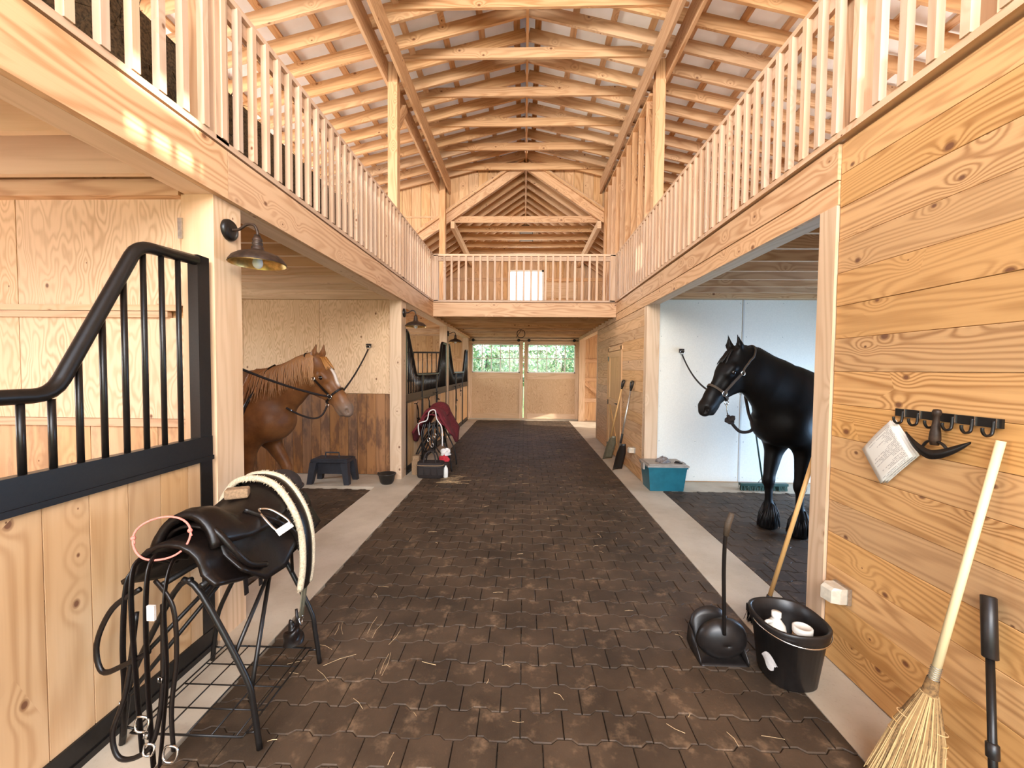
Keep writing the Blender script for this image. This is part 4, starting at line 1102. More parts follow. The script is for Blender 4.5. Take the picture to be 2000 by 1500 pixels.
# upright dust pan
dp = thing('dust_pan', (1.16, 2.36, 0), 'black upright dust pan with a tall looped handle and foam grip', 'dust pan')
def pan(y, x0, x1, z): return z
cx, cy = 1.165, 2.40
P = []
for i in range(15):
    t = i/14; x = cx-.135+.27*t; row = []
    bulge = math.sqrt(max(0, 1-((t-.5)*2)**2))
    for j in range(11):
        s_ = j/10   # from front lip on the floor round the bottom to the top of the back hood
        a = PI*.62*s_
        row.append(V((x+.02*s_*(.5-t), cy-.12+.20*s_**.9+.02*math.sin(a), .004+.225*(s_**2.2)*(.45+.55*bulge))))
    P.append(row)
o = MB().grid(P).build('pan', 'black_plastic', dp, True); md = o.modifiers.new('t', 'SOLIDIFY'); md.thickness = .006
for sx in (-1, 1):
    m = MB(); m.grid([[V((cx+sx*.135, cy-.12, .004)), V((cx+sx*.135, cy-.118, .03))], [V((cx+sx*.135, cy+.02, .004)), V((cx+sx*.137, cy, .13))], [V((cx+sx*.133, cy+.085, .02)), V((cx+sx*.125, cy+.09, .12))]])
    o = m.build('side_wall', 'black_plastic', dp, True); md = o.modifiers.new('t', 'SOLIDIFY'); md.thickness = .005
# big rounded front apron
rim = [V((cx+.0+.145*math.cos(t), cy-.06-.01*math.sin(t), .135+.125*math.sin(t))) for t in [2*PI*k/32 for k in range(32)]]
cc = V((cx, cy-.06, .135)); P = []
for i in range(7):
    a = PI/2*i/6; P.append([cc.lerp(p, max(math.sin(a), .002))+V((0, -.085*math.cos(a), 0)) for p in rim])
o = MB().grid(P, closed_v=True).build('front_apron', 'black_plastic', dp, True)
md = o.modifiers.new('t', 'SOLIDIFY'); md.thickness = .005
MB().tube(smooth([(cx-.02, cy-.135, .20), (cx-.04, cy-.165, .36), (cx-.06, cy-.19, .60), (cx-.07, cy-.215, .78), (cx-.062, cy-.22, .86), (cx-.045, cy-.225, .905)], 5), .0105, 10).build('handle', 'black_metal', dp, True)
MB().tube([(cx-.068, cy-.217, .80), (cx-.06, cy-.22, .865), (cx-.043, cy-.226, .925)], [.015, .0165, .013], 12).build('foam_grip', 'brown_web', dp, True)

# wooden handled brush leaning inside the wash bay post
br = thing('floor_brush', (1.70, 2.74, 0), 'black floor brush with a worn wooden handle behind the bucket', 'broom')
a, b = V((1.672, 2.74, .13)), V((1.865, 2.565, 1.33))
MB().tube([a, b], .0135, 12).build('broom_handle', 'handle_old', br, True)
MB().lathe([(.016, 0), (.02, .0), (.018, .07), (.0145, .075)], 12, a-(b-a).normalized()*.03, (b-a)).build('ferrule', 'black_plastic', br, True)
m = MB(); m.obox((1.672, 2.74, .095), (.97, .25, 0), (-.25, .97, 0), (0, 0, 1), .30, .055, .05); m.build('brush_block', 'black_plastic', br)
m = MB(); rnd = random.Random(6)
for k in range(420):
    u_, v_ = rnd.uniform(-.147, .147), rnd.uniform(-.026, .026); p = V((1.672+.97*u_-.25*v_, 2.74+.25*u_+.97*v_, .072)); e = p+V((rnd.uniform(-.015, .015), rnd.uniform(-.015, .015), -.069)); w = V((.0025, .001, 0))
    m.fan([p-w, p+w, e+w, e-w])
f = m.build('bristles', 'black_hair', br); f['kind'] = 'stuff'

# ------------------------------------------------------------------ shovels on the far right wall
def shovel(y, ang, label, hmat, smat, big, coll):
    """y = grip position; tall D-grip shovel leaning on the far plank wall, scoop down"""
    base = V((XR-.24, y+ang, .02)); top = V((XR-.045, y, 1.38)); d = (base-top)
    o = thing('shovel', (base.x, base.y, 0), label, 'shovel', 'shovels on the far plank wall')
    sdv = V((0, 1, 0))
    g = [top+d*.02+sdv*-.0, top+sdv*.055+d*-.03, top+sdv*.06+d*-.085, top-sdv*.06+d*-.085, top-sdv*.055+d*-.03, top+d*.02]
    MB().tube(smooth(g, 4), .015, 8).build('d_grip', 'black_plastic', o, True)
    MB().tube([top, top+d*.70], .0145, 10).build('shaft', hmat, o, True)
    if coll: MB().tube([top+d*.55, top+d*.56, top+d*.66, top+d*.67], [.015, .02, .02, .015], 10).build('foam_collar', 'black_plastic', o, True)
    P = []; wd = V((.80, .60, 0)); w0 = .13 if big else .12
    for i in range(11):
        t = i/10; c = top+d*(.68+.32*t); w = w0*(.55+.45*min(t*3, 1)); row = []
        for j in range(9):
            s_ = -1+2*j/8; row.append(c+wd*w*s_+V((.6, -.8, 0))*(.06*(s_*s_)*(1-.4*t)))
        P.append(row)
    q = MB().grid(P).build('scoop', smat, o, True); md = q.modifiers.new('t', 'SOLIDIFY'); md.thickness = .004
    for z in P[0], P[-1]: pass
    return o
shovel(7.28, .35, 'shovel with a wooden shaft and olive grain scoop leaning by the tack room door', 'handle_old', 'olive', True, False)
shovel(6.68, .12, 'shovel with a pale metal shaft and black scoop nearest the stained post', 'galv', 'black_plastic', False, True)

# rope coil on the loft joists
rc = thing('rope_coil', (-.09, 10.63, 2.5), 'coil of dark rope hanging below the far loft', 'rope')
m = MB(); m.tube([(-.09+.105*math.cos(t*2*PI/24)*(1+.03*math.sin(t)), 10.63+.012*math.sin(t*1.7), 2.615+.105*math.sin(t*2*PI/24)) for t in range(72)], .009, 8)
m.build('coil', 'bronze', rc, True)
m = MB(); m.tube([(-.09, 10.63, 2.735), (-.09, 10.63, 2.70), (-.19, 10.63, 2.55), (-.215, 10.63, 2.52)], .007, 6); m.build('loose_end', 'bronze', rc, True)

# ------------------------------------------------------------------ horses: one smooth continuous surface each (smooth-blended tapered volumes)
class Blob:
    def __init__(s): s.p = []
    def cone(s, a, b, ra, rb=None, w=1.0, ax=(0, 1, 0), k=.05, sub=False):
        s.p.append((np.array(a, float), np.array(b, float), ra, ra if rb is None else rb, w, np.array(ax, float), k, sub))
    def ball(s, a, r, w=1.0, ax=(0, 1, 0), k=.05, sub=False): s.cone(a, np.array(a, float)+np.array((1e-4, 0, 0)), r, r, w, ax, k, sub)
    @staticmethod
    def dist(p, X, Y, Z):
        a, b, ra, rb, w, ax, k, sub = p
        m = (a+b)/2
        px, py, pz = X-a[0], Y-a[1], Z-a[2]
        ba = b-a
        if w != 1.0:
            off = m-a; l = (px-off[0])*ax[0]+(py-off[1])*ax[1]+(pz-off[2])*ax[2]
            f = l*(1/w-1); px = px+f*ax[0]; py = py+f*ax[1]; pz = pz+f*ax[2]
            bl = (ba/2).dot(ax)*(1/w-1)*2; ba = ba+ax*bl; px = px+ax[0]*bl/2; py = py+ax[1]*bl/2; pz = pz+ax[2]*bl/2
        t = np.clip((px*ba[0]+py*ba[1]+pz*ba[2])/ba.dot(ba), 0, 1)
        d = np.sqrt((px-t*ba[0])**2+(py-t*ba[1])**2+(pz-t*ba[2])**2)-(ra+(rb-ra)*t)
        return d*min(w, 1.0)
    @staticmethod
    def blend(v, d, k, sub):
        if sub:
            d = -d; h = np.maximum(k-np.abs(v-d), 0)/k; return np.maximum(v, d)+h*h*k*.25
        h = np.maximum(k-np.abs(v-d), 0)/k; return np.minimum(v, d)-h*h*k*.25
    def at(s, P):
        P = np.atleast_2d(np.asarray(P, float)); v = np.full(len(P), 9.0)
        for p in s.p: v = s.blend(v, s.dist(p, P[:, 0], P[:, 1], P[:, 2]), p[6], p[7])
        return v
    def mesh(s, h):
        lo = np.min([np.minimum(p[0], p[1])-max(p[2], p[3]) for p in s.p if not p[7]], 0)-.06
        hi = np.max([np.maximum(p[0], p[1])+max(p[2], p[3]) for p in s.p if not p[7]], 0)+.06
        lo[2] = max(lo[2], -.03)
        n = np.ceil((hi-lo)/h).astype(int)+1
        G = np.full(n, .5, np.float32); g = [lo[i]+np.arange(n[i])*h for i in range(3)]
        for p in s.p:
            r = max(p[2], p[3])*max(p[4], 1)+p[6]+.05
            i0 = np.maximum(((np.minimum(p[0], p[1])-r-lo)/h).astype(int), 0); i1 = np.minimum(((np.maximum(p[0], p[1])+r-lo)/h).astype(int)+2, n)
            X, Y, Z = np.meshgrid(*[g[i][i0[i]:i1[i]] for i in range(3)], indexing='ij')
            sl = tuple(slice(i0[i], i1[i]) for i in range(3))
            G[sl] = s.blend(G[sl], s.dist(p, X, Y, Z), p[6], p[7])
        zz = g[2][None, None, :]; G = np.maximum(G, (-zz+.001).astype(np.float32))     # flat on the ground
        neg = G < 0
        c = np.zeros(n-1, int)
        for dx in (0, 1):
            for dy in (0, 1):
                for dz in (0, 1): c += neg[dx:n[0]-1+dx, dy:n[1]-1+dy, dz:n[2]-1+dz]
        act = np.argwhere((c > 0) & (c < 8)); idx = -np.ones(n-1, int); idx[tuple(act.T)] = np.arange(len(act))
        acc = np.zeros((len(act), 3)); cnt = np.zeros(len(act))
        cor = [(0, 0, 0), (1, 0, 0), (0, 1, 0), (1, 1, 0), (0, 0, 1), (1, 0, 1), (0, 1, 1), (1, 1, 1)]
        for e in ((0, 1), (2, 3), (4, 5), (6, 7), (0, 2), (1, 3), (4, 6), (5, 7), (0, 4), (1, 5), (2, 6), (3, 7)):
            A, B = np.array(cor[e[0]]), np.array(cor[e[1]])
            va = G[tuple((act+A).T)]; vb = G[tuple((act+B).T)]; m = (va < 0) != (vb < 0)
            t = np.where(m, va/np.where(m, va-vb, 1), 0)
            acc += np.where(m[:, None], A+(B-A)*t[:, None], 0); cnt += m
        Vv = lo+(act+acc/cnt[:, None])*h
        F = []
        for d in range(3):
            o1, o2 = [(1, 2), (2, 0), (0, 1)][d]
            e = [0, 0, 0]; e[d] = 1
            A = neg[:n[0]-e[0], :n[1]-e[1], :n[2]-e[2]]; B = neg[e[0]:, e[1]:, e[2]:]
            q = np.argwhere(A != B); q = q[(q[:, o1] > 0) & (q[:, o2] > 0) & (q[:, o1] < n[o1]-1) & (q[:, o2] < n[o2]-1)]
            u1 = np.zeros(3, int); u1[o1] = 1; u2 = np.zeros(3, int); u2[o2] = 1
            f = np.stack([idx[tuple((q-u1-u2).T)], idx[tuple((q-u2).T)], idx[tuple(q.T)], idx[tuple((q-u1).T)]], 1)
            fl = ~A[tuple(q.T)]
            f[fl] = f[fl][:, ::-1]; F.append(f)
        return Vv, np.concatenate(F)

def horse(name, label, base, rotz, S, poll, nose, necks, fore, hind, coat, hair, mane_side, h=.0125, feather=False, mane_len=.34):
    """poll, nose, necks in horse coordinates (x forward, y left, z up, metres before scaling)"""
    B = Blob(); A = lambda *t: np.array(t, float)
    # trunk
    B.cone(A(.16, 0, 1.16), A(-.52, 0, 1.13), .300, .330, .88, k=.12); B.cone(A(-.15, 0, 1.27), A(-.78, 0, 1.29), .20, .20, .85, k=.12); B.cone(A(-.5, 0, 1.14), A(-.84, 0, 1.22), .31, .285, .9, k=.1)
    B.ball(A(-.86, 0, 1.27), .26, .95, k=.1); B.cone(A(.05, 0, 1.38), A(-.18, 0, 1.37), .15, .14, .62, k=.12); B.cone(A(-.8, 0, 1.36), A(-1.0, 0, 1.28), .16, .14, .9, k=.1)
    B.cone(A(.20, 0, 1.18), A(.30, 0, 1.12), .275, .235, .86, k=.1); B.ball(A(.34, 0, 1.05), .155, 1.05, k=.1)
    for sy in (-1, 1):
        B.cone(A(.30, sy*.13, 1.08), A(.06, sy*.15, 1.34), .125, .12, .75, k=.1)            # shoulder blade
        B.cone(A(.30, sy*.14, 1.07), A(.12, sy*.145, .90), .125, .12, .85, k=.09)           # upper arm
        B.cone(A(-.72, sy*.15, 1.18), A(-.70, sy*.16, .92), .215, .165, .72, k=.1)           # thigh
        B.cone(A(-.95, sy*.10, 1.22), A(-.92, sy*.14, .95), .16, .12, .8, k=.1)
    # neck
    for (p, r), (q, s_) in zip(necks, necks[1:]): B.cone(p, q, r, s_, .60, k=.1)
    # legs
    for i, sy in enumerate((1, -1)):
        kx, kz, fx, fz, hx = fore[i]          # knee x, z; fetlock x, z; hoof x
        y = sy*.135
        B.cone(A(.13, sy*.14, .92), A(kx, y, kz+.05), .115, .058, .85, k=.07)
        B.ball(A(kx+.006, y, kz), .055, .92, k=.04)
        B.cone(A(kx, y, kz-.03), A(fx, y, fz+.02), .041, .037, .85, k=.03)
        B.ball(A(fx-.006, y, fz), .049, .9, k=.03)
        B.cone(A(fx, y, fz), A(hx-.015, y, .085), .042, .047, k=.03)
        B.cone(A(hx-.012, y, .075), A(hx, y, .012), .054, .068, k=.012)
        if feather: B.cone(A(fx-.015, y, fz+.03), A(hx-.02, y, .06), .05, .085, k=.06)
        kx, kz, fx, fz, hx = hind[i]; y = sy*.135
        B.cone(A(-.72, sy*.16, .96), A(kx, y, kz+.05), .15, .062, .75, k=.08)
        B.cone(A(kx-.03, y, kz+.045), A(kx+.01, y, kz-.05), .052, .052, .85, k=.04)
        B.cone(A(kx, y, kz-.04), A(fx, y, fz+.02), .045, .038, .85, k=.03)
        B.ball(A(fx-.004, y, fz), .05, .9, k=.03); B.cone(A(fx, y, fz), A(hx-.015, y, .085), .043, .047, k=.03)
        B.cone(A(hx-.012, y, .075), A(hx, y, .012), .052, .066, k=.012)
        if feather: B.cone(A(fx-.015, y, fz+.03), A(hx-.02, y, .06), .05, .085, k=.06)
    # head frame
    f = np.array(nose)-np.array(poll); L = np.linalg.norm(f); f /= L
    up = np.array((0, 0, 1.0)) if abs(f[2]) < .95 else np.array((1.0, 0, 0)); sd = np.cross(up, f); sd /= np.linalg.norm(sd); u = np.cross(f, sd); q = L/.64
    H = lambda x, y, z: np.array(poll)+(f*x+sd*y+u*z)*q
    hc = lambda a, b, ra, rb, w=1, k=.04, sub=False: B.cone(H(*a), H(*b), ra*q, rb*q, w, sd, k, sub)
    hc((.03, 0, -.055), (.20, 0, -.055), .100, .105, .84, .05); hc((.18, 0, -.04), (.47, 0, -.052), .088, .060, .74, .05)
    hc((.11, 0, -.13), (.22, 0, -.145), .105, .098, .62, .05); hc((.20, 0, -.185), (.50, 0, -.115), .060, .042, .72, .05)
    hc((.45, 0, -.062), (.565, 0, -.078), .064, .068, .92, .045); hc((.57, 0, -.062), (.612, 0, -.080), .058, .052, 1.05, .03)
    hc((.52, 0, -.132), (.578, 0, -.140), .040, .036, 1.0, .02)
    def ears(sy):
        e0 = H(.015, sy*.052, -.005); d = np.array((.02, 0, 1.0))*.55+u*.3-f*.12; d /= np.linalg.norm(d)
        e1 = e0+(d*.075+sd*sy*.012)*q; e2 = e0+(d*.175+sd*sy*.004)*q
        B.cone(e0, e1, .030*q, .033*q, .8, sd, .03); B.cone(e1, e2, .032*q, .006*q, .8, sd, .015)
        fr = u*.6+f*.7+sd*sy*.25; fr /= np.linalg.norm(fr)
        B.cone(e0+(d*.06+fr*.034)*q, e0+(d*.15+fr*.016)*q, .017*q, .005*q, 1, sd, .010, True)
    for sy in (-1, 1):
        hc((.17, sy*.072, -.018), (.235, sy*.064, -.018), .034, .030, 1, .03)              # brow over the eye
        hc((.30, sy*.052, -.075), (.43, sy*.040, -.075), .022, .014, 1, .03)               # facial crest
        hc((.585, sy*.036, -.05), (.605, sy*.034, -.062), .026, .022, 1, .02)
        hc((.608, sy*.052, -.050), (.625, sy*.040, -.066), .016, .014, 1, .010, True)      # nostril
        hc((.50, sy*.064, -.122), (.64, sy*.045, -.120), .007, .007, 1, .008, True)      # mouth line
        ears(sy)              # ear
    Vv, Fq = B.mesh(h)
    root = thing(name, (base[0], base[1], 0), label, 'horse'); root.rotation_euler = (0, 0, rotz)
    me = bpy.data.meshes.new('horse_body'); me.from_pydata((Vv*S).tolist(), [], Fq.tolist())
    # relax the voxel steps a little
    ev = np.empty(len(me.edges)*2, int); me.edges.foreach_get('vertices', ev); ev = ev.reshape(-1, 2)
    X = Vv*S; deg = np.bincount(ev.ravel(), minlength=len(X))[:, None]
    for lam in (.5, -.45, .5, -.45, .4):
        a = np.zeros_like(X)
        for d in range(3): a[:, d] = np.bincount(ev[:, 0], X[ev[:, 1], d], len(X))+np.bincount(ev[:, 1], X[ev[:, 0], d], len(X))
        X = X+lam*(a/deg-X)
    X[:, 2] = np.maximum(X[:, 2], .001)
    me.vertices.foreach_set('co', X.ravel()); me.materials.append(M[coat]); me.shade_smooth() if hasattr(me, 'shade_smooth') else None
    R = (X/S-np.array(poll))/q; hx, hy, hz = R@f, R@sd, R@u
    sm = lambda v, a, b: np.clip((v-a)/(b-a), 0, 1)
    inhead = (np.abs(hy) < .16) & (hz > -.3) & (hz < .12)
    msk = {'muzzle': sm(hx, .46, .58)*inhead, 'blaze': sm(.028-np.abs(hy), 0, .012)*sm(hx, .14, .19)*(1-sm(hx, .33, .38))*sm(hz, -.02, .0)*inhead, 'hoof': 1-sm(X[:, 2]/S, .06, .075)}
    for kx, vv in msk.items():
        at = me.attributes.new(kx, 'FLOAT', 'POINT'); at.data.foreach_set('value', vv.astype(np.float32))
    body = link('horse_body', me); body.parent = root
    def part(nm, mb, mat, par=root, sm_=True):
        mb.v = [tuple(V(v)*S) for v in mb.v]; o = link(nm, mb.mesh(nm, mat, sm_)); o.parent = par; return o
    for sy in (-1, 1):
        m = MB(); m.ball(H(.207, sy*.0885, -.034), .0235*q, 8); part('eye', m, 'eye')
    # surface finder: march from a point outside towards a target
    def surfv(p, tgt, off):
        p = np.array(p, float).reshape(-1, 3); t = np.array(tgt, float).reshape(-1, 3); d = t-p; L_ = np.linalg.norm(d, axis=1); d /= L_[:, None]
        off = np.broadcast_to(np.asarray(off, float), (len(p),)); go = np.zeros(len(p))
        for _ in range(26):
            v = B.at(p+d*go[:, None]); go = np.where(v > off, np.minimum(go+np.maximum(v-off, .0008), L_), go)
        return [V(x) for x in p+d*go[:, None]]
    def surf(p, tgt, off=.006): return surfv([p], [tgt], off)[0]
    # mane
    m = MB(); rnd = random.Random(11)
    CP = smooth([V(p[0])+V((0, 0, 0)) for p in necks]+[V(H(.0, 0, -.03))], 10)
    cs = []
    for t in range(190):
        c = CP[min(int(t/190*len(CP)), len(CP)-1)]
        if c.x > .12: cs.append(V((c.x+rnd.uniform(-.015, .015), c.y, c.z)))
    tops = surfv([(c.x, c.y, c.z+.5) for c in cs], cs, .001); src = []; dst = []; offs = []
    for c, top in zip(cs, tops):
        ln = mane_len*rnd.uniform(.75, 1.1)
        for k in range(1, 7):
            z = top.z-ln*k/6; src.append((c.x+.02*k/6, c.y+mane_side*.5, z)); dst.append((c.x+.02*k/6, c.y, z)); offs.append(.006+rnd.uniform(0, .010))
    hit = surfv(src, dst, offs)
    for i, (c, top) in enumerate(zip(cs, tops)):
        pts = [top+V((0, 0, .003))]
        for k in range(6):
            pt = hit[i*6+k]
            if mane_side*(pt.y-c.y) < .02: break
            pts.append(pt+V((rnd.uniform(-.006, .006)*(k+1)/3, 0, 0)))
        if len(pts) > 3:
            n_ = len(pts); m.tube(smooth(pts, 2), [.011*(1-.85*i_/(2*n_-2)) for i_ in range(2*n_-1)], 5)
    part('mane', m, hair)
    m = MB()
    for t in range(22):
        y0 = rnd.uniform(-.03, .03); pts = [V(H(-.01, y0, .03))]
        pts += surfv([H(.045*k, y0*(1+.3*k), .3) for k in range(1, 5)], [H(.045*k, y0*(1+.3*k), -.1) for k in range(1, 5)], .008)
        m.tube(pts, [.009, .010, .009, .007, .002], 5)
    part('forelock', m, hair)
    m = MB()
    for t in range(90):
        a_, r_ = rnd.uniform(0, 2*PI), rnd.uniform(0, 1)**.5; p0 = V((-1.10+.02*r_*math.cos(a_), .025*r_*math.sin(a_), 1.33)); 
        pts = [p0, p0+V((-.06, 0, -.08)), p0+V((-.09+.05*r_*math.cos(a_), .07*r_*math.sin(a_), -.35)), p0+V((-.08+.07*r_*math.cos(a_), .09*r_*math.sin(a_), -.6)), p0+V((-.06+.04*r_*math.cos(a_), .05*r_*math.sin(a_), -.85+.1*rnd.random()))]
        m.tube(smooth(pts, 3), .008, 5)
    part('tail', m, hair)
    if feather:
        for i, sy in enumerate((1, -1)):
            for leg in (fore[i], hind[i]):
                m = MB()
                for t in range(70):
                    a_ = rnd.uniform(0, 2*PI); p0 = V((leg[2]-.01+.045*math.cos(a_), sy*.135+.045*math.sin(a_), leg[3]+rnd.uniform(0, .09)))
                    e = V((leg[4]-.02+.105*math.cos(a_), sy*.135+.10*math.sin(a_), rnd.uniform(.008, .05)))
                    m.tube([p0, p0.lerp(e, .5)+V((.012*math.cos(a_), .012*math.sin(a_), .01)), e], [.007, .007, .002], 5)
                part('leg_feather', m, hair)
    # halter: straps wrapped on the head surface
    def loop(x0, x1, off=.008, n=36, a0=0, a1=2*PI):
        A1 = [a0+(a1-a0)*k/n for k in range(n+1)]; X1 = [x0+(x1-x0)*(.5-.5*math.cos(a_)) for a_ in A1]
        return surfv([H(xx, .4*math.sin(a_), -.09+.4*math.cos(a_)) for a_, xx in zip(A1, X1)], [H(xx, 0, -.09) for xx in X1], off)
    HM = 'brown_web' if feather else 'black_leather'
    ht = thing('halter', (0, 0, 0), '', ''); del ht['label'], ht['category']; ht.parent = root
    def strap(nm, pts, w=.011, th=.35, mat=HM, closed=False):
        m = MB(); b = len(m.v); n_ = len(pts); rows = []
        for i, p in enumerate(pts):
            a_ = pts[i-1] if (i or closed) else p; c_ = pts[(i+1) % n_] if (i < n_-1 or closed) else p
            t = (c_-a_).normalized(); nn = p-V(H((np.array(p)-np.array(poll)).dot(f)/q, 0, -.09)); nn = (nn-t*nn.dot(t)).normalized(); s_ = t.cross(nn)
            rows.append([p-s_*w-nn*.002, p+s_*w-nn*.002, p+s_*w+nn*.005, p-s_*w+nn*.005])
        m.grid(rows, closed_u=closed, closed_v=True); return part(nm, m, mat, ht, False)
    def crown():
        T = np.array(necks[-1][0]); w_ = np.array((-.62, 0, .78)); pts = []
        j = {sy: surf(H(.165, sy*.4, -.10), H(.165, 0, -.10), .010) for sy in (-1, 1)}
        side = {sy: [surf(H(x_, sy*.4, -.085), H(x_, 0, -.085), .010) for x_ in (.12, .07, .03)] for sy in (-1, 1)}
        arc_ = surfv([T+(sd*math.sin(a_)+w_*math.cos(a_))*.4 for a_ in np.linspace(-1.15, 1.15, 15)], [T]*15, .010)
        m = MB(); m.tube(smooth([j[-1]]+side[-1]+arc_+side[1][::-1]+[j[1]], 2), .010, 6, flat=.5); part('crown_strap', m, HM, ht)
    strap('noseband', loop(.40, .40)[:-1], closed=True); crown()
    rings = {}
    for sy in (-1, 1):
        n0 = surf(H(.40, sy*.4, -.095), H(.40, 0, -.095), .010); j0 = surf(H(.165, sy*.4, -.10), H(.165, 0, -.10), .010)
        strap('cheek_strap', [surf(V(n0).lerp(j0, t)+V(sd*sy*.3), V(n0).lerp(j0, t)-V(sd*sy*.1), .009) for t in (0, .2, .4, .6, .8, 1)])
        for cc, rr, nm in ((n0, .024, 'side_ring'), (j0, .020, 'jaw_ring')):
            c = V(cc)+V(sd)*sy*.006; m = MB(); m.tube([c+V(f)*rr*math.cos(k*2*PI/18)+V(u)*rr*math.sin(k*2*PI/18) for k in range(18)], .0042, 6, True); part(nm, m, 'steel', ht)
        rings[sy] = V(n0)+V(sd)*sy*.012
    ch = surf(H(.42, 0, -.5), H(.42, 0, -.09), .012)
    rings['chin'] = V(ch)+V(u)*-.02
    m = MB(); m.tube([V(ch)+V(f)*.02*math.cos(k*2*PI/18)+V(u)*(.02*math.sin(k*2*PI/18)-.018) for k in range(18)], .004, 6, True); part('chin_ring', m, 'steel', ht)
    W = Matrix.Translation((base[0], base[1], 0)) @ Matrix.Rotation(rotz, 4, 'Z')
    return root, {k: W @ (v*S) for k, v in rings.items()}, W, B, surf, part

A_ = lambda *t: np.array(t, float)
# chestnut horse, facing the aisle
hs1, r1, W1, B1, surf1, part1 = horse('chestnut_horse', 'chestnut horse with a white star and flaxen streaks, cross-tied in the left bay', (-3.12, 4.46), math.radians(-3), 1.0,
    A_(.83, .0, 1.775), A_(1.29, -.05, 1.235),
    [(A_(.02, 0, 1.36), .27), (A_(.26, 0, 1.36), .255), (A_(.50, 0, 1.48), .195), (A_(.71, 0, 1.63), .148), (A_(.82, 0, 1.70), .118)],
    [(.37, .50, .47, .17, .50), (.10, .48, .09, .17, .12)], [(-.95, .53, -.90, .17, -.87), (-1.02, .53, -1.0, .17, -.97)], 'chestnut', 'flaxen', -1)
# black draft-type horse with feathered legs, turned a little to the camera
rb = math.atan2(-.47, -.88)
hs2, r2, W2, B2, surf2, part2 = horse('black_horse', 'black heavy horse with feathered legs standing in front of the white wall', (2.95, 4.40), rb, 1.07,
    A_(.815, -.13, 1.755), A_(1.20, -.235, 1.235),
    [(A_(.02, 0, 1.32), .26), (A_(.24, 0, 1.33), .275), (A_(.44, -.04, 1.44), .225), (A_(.64, -.09, 1.585), .178), (A_(.77, -.12, 1.655), .135)],
    [(.20, .47, .20, .17, .22), (.24, .47, .235, .17, .25)], [(-.98, .53, -.95, .17, -.92), (-.95, .53, -.90, .17, -.87)], 'black_coat', 'black_hair', -1, feather=True, mane_len=.42)

# ------------------------------------------------------------------ cross ties and lead ropes
def rope(name, label, cat, pts, r, mat='rope', clip_ends=True, group=None):
    o = thing(name, pts[0], label, cat, group)
    MB().tube(smooth(pts, 8), r, 8).build('rope_length', mat, o, True)
    if clip_ends:
        for a, b in ((pts[0], pts[1]), (pts[-1], pts[-2])):
            a, b = V(a), V(b); d = (b-a).normalized()
            MB().tube([a, a+d*.02, a+d*.03, a+d*.065], [.004, .009, .006, .010], 8).build('snap_clip', 'steel', o, True)
    return o
def sag(a, b, s, n=7):
    a, b = V(a), V(b); return [a.lerp(b, t)-V((0, 0, s*4*t*(1-t))) for t in [k/(n-1) for k in range(n)]]
tl = tie_ring((-2.42, 6.262, 2.03), -1, 'black tie ring high on the plywood wall behind the chestnut horse')
tr = tie_ring((2.36, 6.171, 1.985), -1, 'black tie ring high on the white wall behind the black horse')
tn = tie_ring((-2.45, 2.562, 2.0), 1, 'black tie ring on the back of the near stall partition')
rope('cross_tie', 'dark cross tie running from the plywood wall to the chestnut horse', 'tie rope', sag(tl, r1[1], .05), .011)
rope('cross_tie', 'dark cross tie stretched past the near post to the chestnut horse', 'tie rope', sag(tn, r1[-1], .06, 9), .011)
rope('cross_tie', 'dark cross tie running from the white wall to the black horse', 'tie rope', sag(tr, r2[-1], .09), .010)
c = r1['chin']
rope('lead_strap', 'dark strap looping below the chin of the chestnut horse', 'strap', [c, c+V((-.04, -.03, -.10)), c+V((-.13, -.04, -.14)), c+V((-.27, -.06, -.10)), c+V((-.40, -.10, -.02))], .010)
c = r2['chin']
lr = rope('lead_rope', 'thick dark lead rope hanging in a loop below the black horse', 'lead rope', [c+V((.01, -.01, -.12)), c+V((.05, -.01, -.20)), c+V((.16, .02, -.29)), c+V((.29, .05, -.26)), c+V((.38, .30, -.12)), c+V((.44, .48, .04))], .0155, clip_ends=False)
MB().tube([c, c+V((.0, 0, -.03)), c+V((.004, 0, -.06)), c+V((.008, -.01, -.12))], [.004, .007, .006, .006], 6).build('chain', 'steel', lr, True)
m = MB(); q = c+V((.03, -.01, -.165))
for t in range(3): m.tube([q+V((.028*math.cos(k*PI/6+t), .026*math.sin(k*PI/6), .02*math.sin(k*PI/6+t*2)+.012*(t-1))) for k in range(12)], .014, 7, True)
m.build('knot', 'rope', lr, True)
# neck strap on the chestnut horse
pts = []
for k in range(30):
    a_ = 2*PI*k/30; c0 = V((.22, 0, 1.33)); d = V((-.45*math.cos(a_)*.55, math.sin(a_), math.cos(a_)))
    d = V((.32*math.cos(a_), math.sin(a_), math.cos(a_))); pts.append(surf1(c0+d*.6, c0, .008))
m = MB(); m.tube(pts, .016, 6, True, flat=.5); part1('neck_strap', m, 'black_leather')

